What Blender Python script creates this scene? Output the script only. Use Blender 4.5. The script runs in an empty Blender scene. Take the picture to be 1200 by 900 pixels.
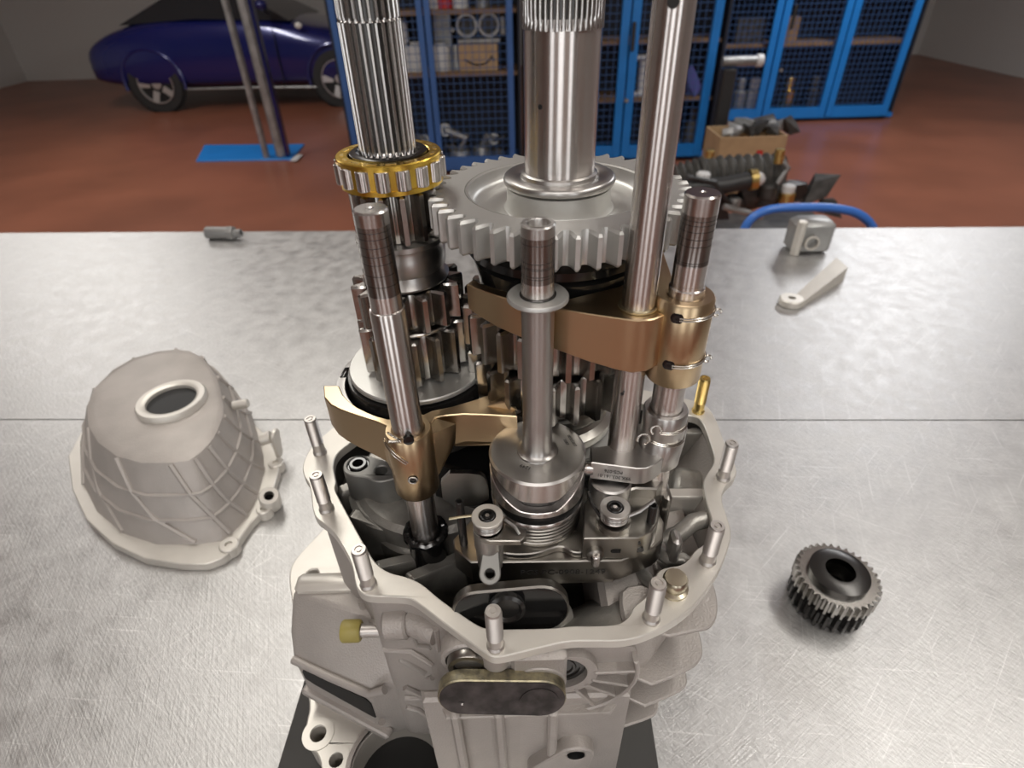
import bpy, bmesh, math, random
from mathutils import Vector, Matrix
from mathutils.geometry import tessellate_polygon
random.seed(11)
S = bpy.context.scene
COL = S.collection
PI = math.pi
sin, cos, tan = math.sin, math.cos, math.tan

# ------------------------------------------------------------------ camera
# world: z = 0 is the bench top, y runs away from the viewer, floor at z = -0.9
FPX = 676.0
ROLL = math.atan2(27.5, 919.0)
PITCH = math.atan(FPX / math.hypot(27.5, 919.0))
EYE = Vector((0.0, 0.0, 0.55))
FWD = Vector((0, cos(PITCH), -sin(PITCH)))
_R0 = Vector((1, 0, 0)); _U0 = Vector((0, sin(PITCH), cos(PITCH)))
RGT = _R0 * cos(ROLL) - _U0 * sin(ROLL)
UPV = _R0 * sin(ROLL) + _U0 * cos(ROLL)
cd = bpy.data.cameras.new('camera')
cd.sensor_fit = 'HORIZONTAL'; cd.sensor_width = 36.0
cd.lens = FPX / 1200.0 * 36.0
cd.clip_start = 0.01; cd.clip_end = 60
cd.dof.use_dof = True; cd.dof.focus_distance = 0.34; cd.dof.aperture_fstop = 9.5
cam = bpy.data.objects.new('camera', cd); COL.objects.link(cam)
_m = Matrix((RGT, UPV, -FWD)).transposed().to_4x4()
_m.translation = EYE
cam.matrix_world = _m
S.camera = cam

# ------------------------------------------------------------------ light
S.view_settings.view_transform = 'Standard'
S.view_settings.look = 'None'
S.view_settings.gamma = 1.0
S.view_settings.exposure = 0.04
S.cycles.use_denoising = True
S.cycles.max_bounces = 8
S.cycles.glossy_bounces = 6
S.cycles.sample_clamp_indirect = 6.0
W = bpy.data.worlds.new('world'); S.world = W
W.use_nodes = True
W.node_tree.nodes['Background'].inputs[0].default_value = (0.95, 0.97, 1.0, 1)
W.node_tree.nodes['Background'].inputs[1].default_value = 0.12

def area(name, loc, target, sx, sy, power, col=(1, 1, 1)):
    l = bpy.data.lights.new(name, 'AREA'); l.shape = 'RECTANGLE'
    l.size = sx; l.size_y = sy; l.energy = power; l.color = col
    o = bpy.data.objects.new(name, l); COL.objects.link(o)
    o.location = loc
    d = Vector(target) - Vector(loc)
    o.rotation_euler = d.to_track_quat('-Z', 'Y').to_euler()
    return o
# rows of fluorescent ceiling lamps of the workshop
area('ceiling_tube', (-0.9, 1.9, 2.25), (-0.9, 1.9, 0), 0.35, 2.6, 34, (1, 0.97, 0.90))
area('ceiling_tube', (1.5, 0.3, 2.25), (1.5, 0.3, 0), 0.35, 2.2, 36, (1, 0.97, 0.91))
area('ceiling_tube', (-0.2, -1.6, 2.25), (-0.2, -1.6, 0), 2.6, 0.35, 38, (1, 0.96, 0.92))
area('ceiling_tube', (-3.6, 4.8, 2.25), (-3.6, 4.8, 0), 0.35, 3.0, 80, (1, 0.98, 0.95))
area('ceiling_tube', (3.2, 4.6, 2.25), (3.2, 4.6, 0), 0.35, 2.6, 90, (0.97, 0.98, 1.0))

# ------------------------------------------------------------------ pixel maths
def ray(x, y):
    return FWD + RGT * ((x - 600.0) / FPX) - UPV * ((y - 450.0) / FPX)
def Pz(x, y, z):
    d = ray(x, y); return EYE + d * ((z - EYE.z) / d.z)
def Py(x, y, Y):
    d = ray(x, y); return EYE + d * ((Y - EYE.y) / d.y)
def depth(p):
    return (Vector(p) - EYE).dot(FWD)
def xy(pts, z):
    return [(q.x, q.y) for q in (Pz(a, b, z) for a, b in pts)]

# ------------------------------------------------------------------ materials
def mat(name, col, metal=0.0, rough=0.5, bump=0.0, bscale=200.0, stretch=(1, 1, 1), var=0.0, vscale=20.0,
        rvar=0.0, aniso=0.0, coat=0.0, spec=0.5, col2=None, emit=None, coord='Object', detail=3.0):
    m = bpy.data.materials.new(name); m.use_nodes = True
    nt = m.node_tree; N = nt.nodes; L = nt.links
    b = N['Principled BSDF']
    b.inputs['Base Color'].default_value = (*col, 1)
    b.inputs['Metallic'].default_value = metal
    b.inputs['Roughness'].default_value = rough
    b.inputs['Specular IOR Level'].default_value = spec
    if coat: b.inputs['Coat Weight'].default_value = coat; b.inputs['Coat Roughness'].default_value = 0.08
    if emit:
        b.inputs['Emission Color'].default_value = (*emit[0], 1); b.inputs['Emission Strength'].default_value = emit[1]
    if aniso:
        b.inputs['Anisotropic'].default_value = aniso; b.inputs['Anisotropic Rotation'].default_value = 0.25
        tg = N.new('ShaderNodeTangent'); tg.direction_type = 'RADIAL'; tg.axis = 'Z'
        L.new(tg.outputs['Tangent'], b.inputs['Tangent'])
    tc = N.new('ShaderNodeTexCoord')
    if var or col2:
        n = N.new('ShaderNodeTexNoise'); n.inputs['Scale'].default_value = vscale; n.inputs['Detail'].default_value = 5
        L.new(tc.outputs[coord], n.inputs['Vector'])
        r = N.new('ShaderNodeValToRGB')
        c2 = col2 or tuple(max(0, c * (1 - var)) for c in col)
        r.color_ramp.elements[0].position = 0.36; r.color_ramp.elements[1].position = 0.64
        r.color_ramp.elements[0].color = (*c2, 1); r.color_ramp.elements[1].color = (*col, 1)
        L.new(n.outputs['Fac'], r.inputs['Fac']); L.new(r.outputs['Color'], b.inputs['Base Color'])
    if bump or rvar:
        mp = N.new('ShaderNodeMapping'); mp.inputs['Scale'].default_value = stretch
        L.new(tc.outputs[coord], mp.inputs['Vector'])
        n2 = N.new('ShaderNodeTexNoise'); n2.inputs['Scale'].default_value = bscale; n2.inputs['Detail'].default_value = detail
        L.new(mp.outputs['Vector'], n2.inputs['Vector'])
        if bump:
            bp = N.new('ShaderNodeBump'); bp.inputs['Strength'].default_value = bump; bp.inputs['Distance'].default_value = 0.0006
            L.new(n2.outputs['Fac'], bp.inputs['Height']); L.new(bp.outputs['Normal'], b.inputs['Normal'])
        if rvar:
            mr = N.new('ShaderNodeMapRange'); mr.inputs['From Min'].default_value = 0.3; mr.inputs['From Max'].default_value = 0.7
            mr.inputs['To Min'].default_value = max(0.02, rough - rvar); mr.inputs['To Max'].default_value = rough + rvar
            L.new(n2.outputs['Fac'], mr.inputs['Value']); L.new(mr.outputs['Result'], b.inputs['Roughness'])
    return m

M = {}
M['cast'] = mat('cast_aluminium', (0.45, 0.415, 0.385), 0.4, 0.50, 0.7, 800, var=0.12, vscale=25)
M['cast_in'] = mat('oily_cast_aluminium', (0.36, 0.345, 0.315), 0.5, 0.36, 0.35, 600, var=0.35, vscale=45)
M['machined'] = mat('machined_aluminium', (0.66, 0.63, 0.575), 0.45, 0.40, 0.08, 900, var=0.07, vscale=30)
M['steel'] = mat('polished_steel', (0.62, 0.585, 0.56), 1.0, 0.27, 0.012, 300, stretch=(1, 1, 14), aniso=0.9)
M['ground'] = mat('ground_steel', (0.56, 0.54, 0.52), 1.0, 0.25, 0.0)
M['satin'] = mat('satin_steel', (0.47, 0.455, 0.435), 1.0, 0.36, 0.012, 500, aniso=0.6)
M['gear'] = mat('gear_steel', (0.55, 0.545, 0.52), 0.7, 0.40, 0.015, 900, var=0.06, vscale=30)
M['gear_dark'] = mat('oily_gear_steel', (0.40, 0.385, 0.36), 1.0, 0.22, 0.01, 500, rvar=0.03)
M['worn'] = mat('worn_steel', (0.26, 0.235, 0.22), 1.0, 0.26, 0.04, 60, stretch=(0.2, 0.2, 22), aniso=0.85)
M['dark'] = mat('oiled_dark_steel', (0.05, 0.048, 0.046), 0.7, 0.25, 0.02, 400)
M['dkplate'] = mat('dark_machined_steel', (0.30, 0.285, 0.26), 1.0, 0.30, 0.012, 420)
M['black'] = mat('black_oil', (0.008, 0.008, 0.008), 0.0, 0.14, 0.05, 160)
M['blackmatt'] = mat('black_void', (0.006, 0.006, 0.006), 0.0, 0.6)
M['bronze'] = mat('bronze', (0.58, 0.44, 0.275), 1.0, 0.31, 0.0)
M['bronze_edge'] = mat('cut_bronze', (0.60, 0.53, 0.36), 1.0, 0.33, 0.05, 400)
M['brass'] = mat('brass_cage', (0.83, 0.56, 0.10), 1.0, 0.26, 0.06, 300)
M['zinc'] = mat('yellow_zinc', (0.72, 0.54, 0.20), 1.0, 0.30, 0.1, 500)
M['plug'] = mat('plug_alloy', (0.52, 0.47, 0.36), 1.0, 0.30, 0.1, 200)
M['stud'] = mat('stud_zinc', (0.56, 0.53, 0.50), 0.9, 0.42, 0.03, 500)
M['wire'] = mat('lock_wire', (0.55, 0.52, 0.47), 1.0, 0.25)
M['olive'] = mat('olive_cap', (0.36, 0.30, 0.085), 0.0, 0.5, 0.1, 600)
M['lever_face'] = mat('scuffed_dark_plate', (0.12, 0.112, 0.11), 0.8, 0.42, 0.15, 120, col2=(0.05, 0.047, 0.046), vscale=85)
M['lever_edge'] = mat('plated_lever_edge', (0.40, 0.36, 0.235), 0.9, 0.42, 0.3, 500, col2=(0.22, 0.20, 0.15), vscale=220)
M['ink'] = mat('engraved_mark', (0.045, 0.042, 0.04), 0.3, 0.5)
M['matte'] = mat('matte_steel', (0.24, 0.235, 0.22), 0.7, 0.5, 0.02, 500)
M['cavity'] = mat('oily_dark_casting', (0.07, 0.066, 0.06), 0.5, 0.30, 0.1, 500, var=0.3, vscale=40)  # dark from oil, with the shade of the cavity also put into the colour
M['mat'] = mat('black_ribbed_rubber', (0.055, 0.053, 0.05), 0.0, 0.75, 0.5, 900, stretch=(0.3, 6, 1))
# bench steel: brushed in many directions, scratched
def bench_mat():
    m = bpy.data.materials.new('bench_steel'); m.use_nodes = True
    nt = m.node_tree; N = nt.nodes; L = nt.links
    b = N['Principled BSDF']; b.inputs['Metallic'].default_value = 0.85
    tc = N.new('ShaderNodeTexCoord')
    def noise(scale, st, rot, det=4):
        m0 = N.new('ShaderNodeMapping'); m0.inputs['Rotation'].default_value = (0, 0, rot)
        L.new(tc.outputs['Object'], m0.inputs['Vector'])
        mp = N.new('ShaderNodeMapping'); mp.inputs['Scale'].default_value = st
        L.new(m0.outputs['Vector'], mp.inputs['Vector'])
        n = N.new('ShaderNodeTexNoise'); n.inputs['Scale'].default_value = scale; n.inputs['Detail'].default_value = det
        L.new(mp.outputs['Vector'], n.inputs['Vector']); return n.outputs['Fac']
    def mr(s, a, c, d, e):
        n = N.new('ShaderNodeMapRange'); L.new(s, n.inputs['Value'])
        for k, v in zip(('From Min', 'From Max', 'To Min', 'To Max'), (a, c, d, e)): n.inputs[k].default_value = v
        return n.outputs['Result']
    def math_(op, a, c):
        n = N.new('ShaderNodeMath'); n.operation = op
        for i, v in enumerate((a, c)):
            if isinstance(v, (int, float)): n.inputs[i].default_value = v
            else: L.new(v, n.inputs[i])
        return n.outputs[0]
    blot = noise(38, (1, 1, 1), 0, 8)
    fine = noise(150, (1, 2.2, 1), 0.8, 6)
    r = N.new('ShaderNodeValToRGB')
    r.color_ramp.elements[0].position = 0.25; r.color_ramp.elements[1].position = 0.75
    r.color_ramp.elements[0].color = (0.40, 0.395, 0.39, 1); r.color_ramp.elements[1].color = (0.60, 0.595, 0.585, 1)
    L.new(math_('ADD', math_('MULTIPLY', blot, .5), math_('MULTIPLY', fine, .5)), r.inputs['Fac'])
    s1 = noise(42, (1, 16, 1), 0.75, 6); s2 = noise(42, (1, 16, 1), -0.55, 6); s3 = noise(26, (1, 26, 1), 1.25, 5)
    # long bright scratches
    sc = None
    for rot in (0.55, -0.75, 1.9, 0.1):
        t = mr(noise(9, (1, 60, 1), rot, 2), .66, .72, 0, 1)
        sc = t if sc is None else math_('MAXIMUM', sc, t)
    mx = N.new('ShaderNodeMixRGB'); mx.inputs['Color2'].default_value = (0.80, 0.79, 0.78, 1)
    L.new(math_('MULTIPLY', sc, .45), mx.inputs['Fac']); L.new(r.outputs['Color'], mx.inputs['Color1']); L.new(mx.outputs['Color'], b.inputs['Base Color'])
    h = math_('ADD', math_('ADD', s1, s2), math_('ADD', s3, math_('MULTIPLY', fine, 1.0)))
    bp = N.new('ShaderNodeBump'); bp.inputs['Strength'].default_value = 0.22; bp.inputs['Distance'].default_value = 0.001
    L.new(h, bp.inputs['Height']); L.new(bp.outputs['Normal'], b.inputs['Normal'])
    L.new(mr(blot, .3, .7, .38, .50), b.inputs['Roughness'])
    return m
M['bench'] = bench_mat()
M['floor'] = mat('red_floor_paint', (0.29, 0.105, 0.06), 0.0, 0.33, 0.03, 20, var=0.25, vscale=1.2)
M['wall'] = mat('workshop_wall', (0.55, 0.53, 0.50), 0.0, 0.8, 0.1, 60)
M['ceiling'] = mat('workshop_ceiling', (0.62, 0.61, 0.6), 0.0, 0.8, 0.1, 60)
M['bluepaint'] = mat('car_blue', (0.008, 0.014, 0.12), 0.25, 0.22, coat=1.0)
M['glass'] = mat('dark_car_glass', (0.02, 0.022, 0.025), 0.0, 0.05, spec=0.8)
M['rubber'] = mat('tyre_rubber', (0.022, 0.022, 0.022), 0.0, 0.6, 0.1, 100)
M['alloy'] = mat('wheel_alloy', (0.62, 0.60, 0.58), 0.7, 0.30)
M['lamp'] = mat('lamp_lens', (0.75, 0.72, 0.66), 0.1, 0.2)
M['blue'] = mat('locker_blue', (0.040, 0.125, 0.36), 0.0, 0.42, 0.05, 60, var=0.12, vscale=6)
M['brightblue'] = mat('locker_bright_blue', (0.012, 0.20, 0.60), 0.0, 0.40, 0.05, 60, var=0.08, vscale=6)
M['meshblue'] = mat('mesh_blue', (0.045, 0.11, 0.27), 0.0, 0.45)
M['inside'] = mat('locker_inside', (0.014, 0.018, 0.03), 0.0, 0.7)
M['wood'] = mat('shelf_wood', (0.30, 0.185, 0.10), 0.0, 0.6, 0.1, 40, stretch=(1, 12, 12), var=0.3, vscale=8)
M['card'] = mat('cardboard', (0.52, 0.36, 0.20), 0.0, 0.8, 0.05, 80, var=0.12, vscale=12)
M['white'] = mat('white_plastic', (0.70, 0.70, 0.69), 0.0, 0.4)
M['red'] = mat('red_tin', (0.55, 0.02, 0.02), 0.0, 0.35)
M['greymetal'] = mat('dull_alloy', (0.42, 0.42, 0.41), 0.6, 0.4, 0.3, 40, var=0.3, vscale=15)
M['darkmetal'] = mat('dirty_metal', (0.09, 0.085, 0.08), 0.4, 0.5, 0.5, 40, var=0.5, vscale=18)
M['bluehose'] = mat('blue_hose', (0.055, 0.19, 0.62), 0.0, 0.35)
M['blackpl'] = mat('black_plastic', (0.03, 0.03, 0.03), 0.0, 0.42, 0.1, 60)
M['greyhose'] = mat('grey_corrugated', (0.085, 0.082, 0.075), 0.0, 0.55, 0.2, 60, var=0.3, vscale=20)
M['cloth'] = mat('violet_cloth', (0.10, 0.10, 0.33), 0.0, 0.8)

# ------------------------------------------------------------------ mesh builder
class MB:
    def __init__(s): s.v = []; s.f = []; s.sm = []
    def add(s, vs, fs):
        k = len(s.v); s.v += [Vector(p) for p in vs]; s.f += [tuple(i + k for i in q) for q in fs]; return s
    def box(s, c, d, rot=None, bev=0.0):
        hx, hy, hz = d[0] / 2, d[1] / 2, d[2] / 2
        R = rot or Matrix.Identity(3)
        b = min(bev, hx * .9, hy * .9, hz * .9)
        c = Vector(c)
        if b <= 0:
            vs = [c + R @ Vector((sx * hx, sy * hy, sz * hz)) for sx in (-1, 1) for sy in (-1, 1) for sz in (-1, 1)]
            return s.add(vs, [(0, 1, 3, 2), (4, 6, 7, 5), (0, 4, 5, 1), (2, 3, 7, 6), (0, 2, 6, 4), (1, 5, 7, 3)])
        def ringp(ix, iy, z):
            a, e = hx - ix, hy - iy
            k = min(b, a, e)
            return [(a, -e + k, z), (a, e - k, z), (a - k, e, z), (-a + k, e, z), (-a, e - k, z), (-a, -e + k, z), (-a + k, -e, z), (a - k, -e, z)]
        rows = [ringp(b, b, -hz), ringp(0, 0, -hz + b), ringp(0, 0, hz - b), ringp(b, b, hz)]
        vs = [c + R @ Vector(p) for r in rows for p in r]
        fs = [tuple(reversed(range(8))), tuple(range(24, 32))]
        for r in range(3):
            for i in range(8):
                j = (i + 1) % 8
                fs.append((r * 8 + i, r * 8 + j, r * 8 + 8 + j, r * 8 + 8 + i))
        return s.add(vs, fs)
    def lathe(s, prof, c=(0, 0, 0), axis=(0, 0, 1), n=48, a0=0.0, a1=2 * PI):
        """prof: list of (r, h) along axis; closed where r = 0"""
        ax = Vector(axis).normalized(); q = Vector((0, 0, 1)).rotation_difference(ax).to_matrix()
        c = Vector(c); full = abs(a1 - a0 - 2 * PI) < 1e-6
        m = n if full else n + 1
        vs = []; fs = []
        for r, h in prof:
            for i in range(m):
                a = a0 + (a1 - a0) * i / n
                vs.append(c + q @ Vector((r * cos(a), r * sin(a), h)))
        for j in range(len(prof) - 1):
            for i in range(n):
                k = (i + 1) % m
                f = [j * m + i, j * m + k, (j + 1) * m + k, (j + 1) * m + i]
                if prof[j][0] == 0: f = [f[0], f[2], f[3]]
                elif prof[j + 1][0] == 0: f = [f[0], f[1], f[2]]
                fs.append(tuple(f))
        return s.add(vs, fs)
    def cyl(s, c, r, h, axis=(0, 0, 1), n=32, bev=0.0, r2=None, hole=0.0):
        """solid cylinder from c along axis"""
        r2 = r if r2 is None else r2; b = bev
        if hole:
            p = [(hole, 0), (r - b, 0), (r, b), (r2, h - b), (r2 - b, h), (hole, h), (hole, 0)]
        else:
            p = [(0, 0), (r - b, 0), (r, b), (r2, h - b), (r2 - b, h), (0, h)]
        if not b:
            p = [q for i, q in enumerate(p) if i == 0 or q != p[i - 1]]
        return s.lathe(p, c, axis, n)
    def tube(s, pts, r, n=10, closed=False, caps=True):
        pts = [Vector(p) for p in pts]; m = len(pts)
        rs = r if isinstance(r, (list, tuple)) else [r] * m
        vs = []; fs = []; prev = None
        for i, p in enumerate(pts):
            if closed: t = pts[(i + 1) % m] - pts[i - 1]
            else: t = pts[min(i + 1, m - 1)] - pts[max(i - 1, 0)]
            if t.length < 1e-9: t = Vector((0, 0, 1))
            t.normalize()
            if prev is None:
                u = t.orthogonal().normalized()
            else:
                u = prev - t * prev.dot(t)
                u = u.normalized() if u.length > 1e-6 else t.orthogonal().normalized()
            prev = u; w = t.cross(u)
            for k in range(n):
                a = 2 * PI * k / n; vs.append(p + (u * cos(a) + w * sin(a)) * rs[i])
        for i in range(m if closed else m - 1):
            j = (i + 1) % m
            for k in range(n):
                l = (k + 1) % n
                fs.append((i * n + k, i * n + l, j * n + l, j * n + k))
        if caps and not closed:
            fs.append(tuple(reversed(range(n)))); fs.append(tuple(range((m - 1) * n, m * n)))
        return s.add(vs, fs)
    def prism(s, outer, z0, z1, holes=(), bev=0.0, frame=None):
        """polygon(s) in xy extruded from z0 to z1 (floats or per-vertex lists for the outer loop); frame maps (x,y,z) to world"""
        def orient(l, ccw):
            a = sum(l[i - 1][0] * l[i][1] - l[i][0] * l[i - 1][1] for i in range(len(l)))
            return (a > 0) == ccw
        fr = frame or (lambda p: Vector(p))
        loops = []
        zl0 = list(z0) if isinstance(z0, (list, tuple)) else None
        zl1 = list(z1) if isinstance(z1, (list, tuple)) else None
        o = list(outer)
        if not orient(o, True):
            o.reverse()
            if zl0: zl0.reverse()
            if zl1: zl1.reverse()
        loops.append(o)
        for h in holes:
            h = list(h)
            if not orient(h, False): h.reverse()
            loops.append(h)
        flat = [p for l in loops for p in l]
        n = len(flat)
        def zz(zl, z, i): return zl[i] if zl and i < len(zl) else (z if not zl else sum(zl) / len(zl))
        Z0 = [zz(zl0, z0, i) for i in range(n)]; Z1 = [zz(zl1, z1, i) for i in range(n)]
        tris = tessellate_polygon([[Vector((p[0], p[1], 0)) for p in l] for l in loops])
        fix = []
        for t in tris:
            a, b_, c = (flat[i] for i in t)
            ar = (b_[0] - a[0]) * (c[1] - a[1]) - (c[0] - a[0]) * (b_[1] - a[1])
            if abs(ar) < 1e-14: continue
            fix.append(tuple(t) if ar > 0 else (t[0], t[2], t[1]))
        rings = []
        if bev > 0:
            off = []
            for l in loops: off += offset(l, -bev)
            rings = [([(off[i][0], off[i][1], Z0[i]) for i in range(n)]), [(flat[i][0], flat[i][1], Z0[i] + bev) for i in range(n)],
                     [(flat[i][0], flat[i][1], Z1[i] - bev) for i in range(n)], [(off[i][0], off[i][1], Z1[i]) for i in range(n)]]
        else:
            rings = [[(flat[i][0], flat[i][1], Z0[i]) for i in range(n)], [(flat[i][0], flat[i][1], Z1[i]) for i in range(n)]]
        vs = [fr(p) for r in rings for p in r]
        top = (len(rings) - 1) * n
        fs = [(t[0], t[2], t[1]) for t in fix] + [tuple(i + top for i in t) for t in fix]
        for r in range(len(rings) - 1):
            b0 = r * n; k = 0
            for l in loops:
                m = len(l)
                for i in range(m):
                    j = (i + 1) % m
                    fs.append((b0 + k + i, b0 + k + j, b0 + n + k + j, b0 + n + k + i))
                k += m
        return s.add(vs, fs)
    def hull(s, pts):
        bm = bmesh.new()
        for p in pts: bm.verts.new(p)
        r = bmesh.ops.convex_hull(bm, input=bm.verts)
        bmesh.ops.delete(bm, geom=list({g for g in r['geom_interior'] + r['geom_unused'] if isinstance(g, bmesh.types.BMVert)}), context='VERTS')
        bm.verts.index_update()
        vs = [v.co.copy() for v in bm.verts]; fs = [tuple(v.index for v in f.verts) for f in bm.faces]; bm.free()
        return s.add(vs, fs)
    def sphere(s, c, r, n=16, sc=(1, 1, 1)):
        m = n // 2; vs = []; fs = []
        c = Vector(c)
        for j in range(m + 1):
            t = PI * j / m
            for i in range(n):
                a = 2 * PI * i / n
                vs.append(c + Vector((r * sc[0] * sin(t) * cos(a), r * sc[1] * sin(t) * sin(a), r * sc[2] * cos(t))))
        for j in range(m):
            for i in range(n):
                k = (i + 1) % n
                fs.append((j * n + i, (j + 1) * n + i, (j + 1) * n + k, j * n + k))
        return s.add(vs, fs)
    def gear(s, c, nt, rr, rt, z0, z1, bore, cham=0.0008, tipw=0.30, phase=0.0):
        """spur gear with curved flanks; pointed chamfer at both tooth ends"""
        c = Vector(c); prof = []
        pit = 2 * PI / nt
        for t in range(nt):
            a = phase + t * pit
            for fr_, r in ((-.50, rr), (-.36, rr + (rt - rr) * .04), (-.27, rr + (rt - rr) * .35), (-.20, rr + (rt - rr) * .70), (-tipw / 2, rt),
                           (tipw / 2, rt), (.20, rr + (rt - rr) * .70), (.27, rr + (rt - rr) * .35), (.36, rr + (rt - rr) * .04)):
                prof.append((a + fr_ * pit, r))
        n = len(prof); rm = rr - cham
        rows = []
        def row(fn, z, nar=1.0):
            o = []
            for a, r in prof:
                cc = phase + round((a - phase) / pit - 1e-6) * pit
                f = (r - rr) / (rt - rr); k = 1 - (1 - nar) * min(1, f * 1.6)
                a2 = cc + (a - cc) * k
                o.append((fn(r) * cos(a2), fn(r) * sin(a2), z))
            rows.append(o)
        row(lambda r: bore, z0); row(lambda r: rr + (r - rr) * .93 - cham * .5, z0, .5); row(lambda r: r, z0 + cham * 1.6)
        row(lambda r: r, z1 - cham * 1.6); row(lambda r: rr + (r - rr) * .93 - cham * .5, z1, .5); row(lambda r: bore, z1)
        vs = [c + Vector(p) for r in rows for p in r]; fs = []
        m = len(rows)
        for j in range(m):
            b0 = j * n; b1 = ((j + 1) % m) * n
            for i in range(n):
                k = (i + 1) % n
                fs.append((b0 + i, b0 + k, b1 + k, b1 + i))
        return s.add(vs, fs)
    def build(s, name, m, parent=None, origin=None, smooth=40, subsurf=0):
        me = bpy.data.meshes.new(name)
        o3 = parent['_o'] if parent is not None else (origin if origin is not None else (0, 0, 0))
        o3 = Vector(o3)
        bm = bmesh.new()
        bv = [bm.verts.new(p - o3) for p in s.v]
        for f in s.f:
            q = []
            for i in f:
                if bv[i] not in q: q.append(bv[i])
            if len(q) > 2:
                try: bm.faces.new(q)
                except ValueError: pass
        bmesh.ops.remove_doubles(bm, verts=bm.verts, dist=1e-7)
        bmesh.ops.recalc_face_normals(bm, faces=bm.faces)
        bm.to_mesh(me); bm.free()
        if m is not None: me.materials.append(M[m] if isinstance(m, str) else m)
        if smooth:
            me.shade_smooth(); me.set_sharp_from_angle(angle=math.radians(smooth))
        o = bpy.data.objects.new(name, me); COL.objects.link(o)
        if parent is not None:
            o.parent = parent
        else:
            o.location = o3
        o['_o'] = tuple(o3)
        return o

def offset(l, d):
    """offset a closed polygon outward (d > 0) for a ccw loop, inward for d < 0; cw loops are holes"""
    n = len(l); out = []
    for i in range(n):
        a, b, c = Vector(l[i - 1]), Vector(l[i]), Vector(l[(i + 1) % n])
        e1 = (b - a); e2 = (c - b)
        e1 = e1.normalized() if e1.length > 1e-9 else Vector((1, 0)); e2 = e2.normalized() if e2.length > 1e-9 else e1
        n1 = Vector((e1.y, -e1.x)); n2 = Vector((e2.y, -e2.x))
        k = n1 + n2
        k = k / max(0.6, k.length_squared / 2) if k.length > 1e-6 else n1
        out.append((b.x + k.x * d, b.y + k.y * d))
    return out
def ccw(l):
    a = sum(l[i - 1][0] * l[i][1] - l[i][0] * l[i - 1][1] for i in range(len(l)))
    return list(l) if a > 0 else list(reversed(l))
def chaikin(l, k=2, closed=True):
    for _ in range(k):
        o = []
        n = len(l)
        for i in range(n if closed else n - 1):
            a, b = Vector(l[i]), Vector(l[(i + 1) % n])
            o += [tuple(a.lerp(b, .25)), tuple(a.lerp(b, .75))]
        if not closed: o = [tuple(l[0])] + o + [tuple(l[-1])]
        l = o
    return l
def circ(c, r, n=32, a0=0):
    return [(c[0] + r * cos(a0 + 2 * PI * i / n), c[1] + r * sin(a0 + 2 * PI * i / n)) for i in range(n)]
def stadium(a, b, ra, rb=None, n=14):
    """convex outline around two circles in 2-D"""
    rb = ra if rb is None else rb
    a, b = Vector(a), Vector(b); d = b - a; L = d.length; ang = math.atan2(d.y, d.x)
    th = math.acos(max(-1, min(1, (ra - rb) / L))) if L > 0 else PI / 2
    out = []
    for i in range(n + 1):
        t = ang + th + (2 * PI - 2 * th) * i / n; out.append((a.x + ra * cos(t), a.y + ra * sin(t)))
    for i in range(n + 1):
        t = ang - th + 2 * th * i / n; out.append((b.x + rb * cos(t), b.y + rb * sin(t)))
    return out
def frame_at(o, ex, ey):
    o = Vector(o); ex = Vector(ex).normalized(); ey = Vector(ey).normalized(); ez = ex.cross(ey)
    return lambda p: o + ex * p[0] + ey * p[1] + ez * p[2]

USED = {}
def thing(name, label, cat, loc, group=None):
    o = bpy.data.objects.new(name, None); COL.objects.link(o)
    o.empty_display_size = 0.02; o.location = loc; o['_o'] = tuple(loc)
    o['label'] = label; o['category'] = cat
    if group: o['group'] = group
    return o
def tag(o, label, cat, group=None):
    o['label'] = label; o['category'] = cat
    if group: o['group'] = group
    return o
def struct(o): o['kind'] = 'structure'; return o
def stuff(o): o['kind'] = 'stuff'; return o
def copy_tree(o, parent=None):
    c = o.copy(); COL.objects.link(c); c.parent = parent
    for ch in list(o.children): copy_tree(ch, c)
    return c
def text(body, size, o, ex, ey, parent, name='lettering', m='ink', thick=0.0002, squeeze=1.0):
    cu = bpy.data.curves.new(name, 'FONT'); cu.body = body; cu.size = size; cu.align_x = 'CENTER'; cu.align_y = 'CENTER'
    cu.extrude = thick; cu.resolution_u = 2
    t = bpy.data.objects.new(name, cu); COL.objects.link(t)
    bpy.context.view_layer.update()
    me = bpy.data.meshes.new_from_object(t.evaluated_get(bpy.context.evaluated_depsgraph_get()))
    bpy.data.objects.remove(t); bpy.data.curves.remove(cu)
    fr = frame_at(o, ex, ey); o3 = Vector(parent['_o'])
    for v in me.vertices: v.co = fr((v.co.x * squeeze, v.co.y, v.co.z)) - o3
    me.materials.clear(); me.materials.append(M[m]); me.name = name
    ob = bpy.data.objects.new(name, me); COL.objects.link(ob); ob.parent = parent; ob['_o'] = tuple(o3)
    return ob
def helix(c, r, h, turns, axis=(0, 0, 1), n=16, ph=0.0):
    q = Vector((0, 0, 1)).rotation_difference(Vector(axis).normalized()).to_matrix(); c = Vector(c)
    k = int(turns * n)
    return [c + q @ Vector((r * cos(ph + 2 * PI * i / n), r * sin(ph + 2 * PI * i / n), h * i / k)) for i in range(k + 1)]

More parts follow.
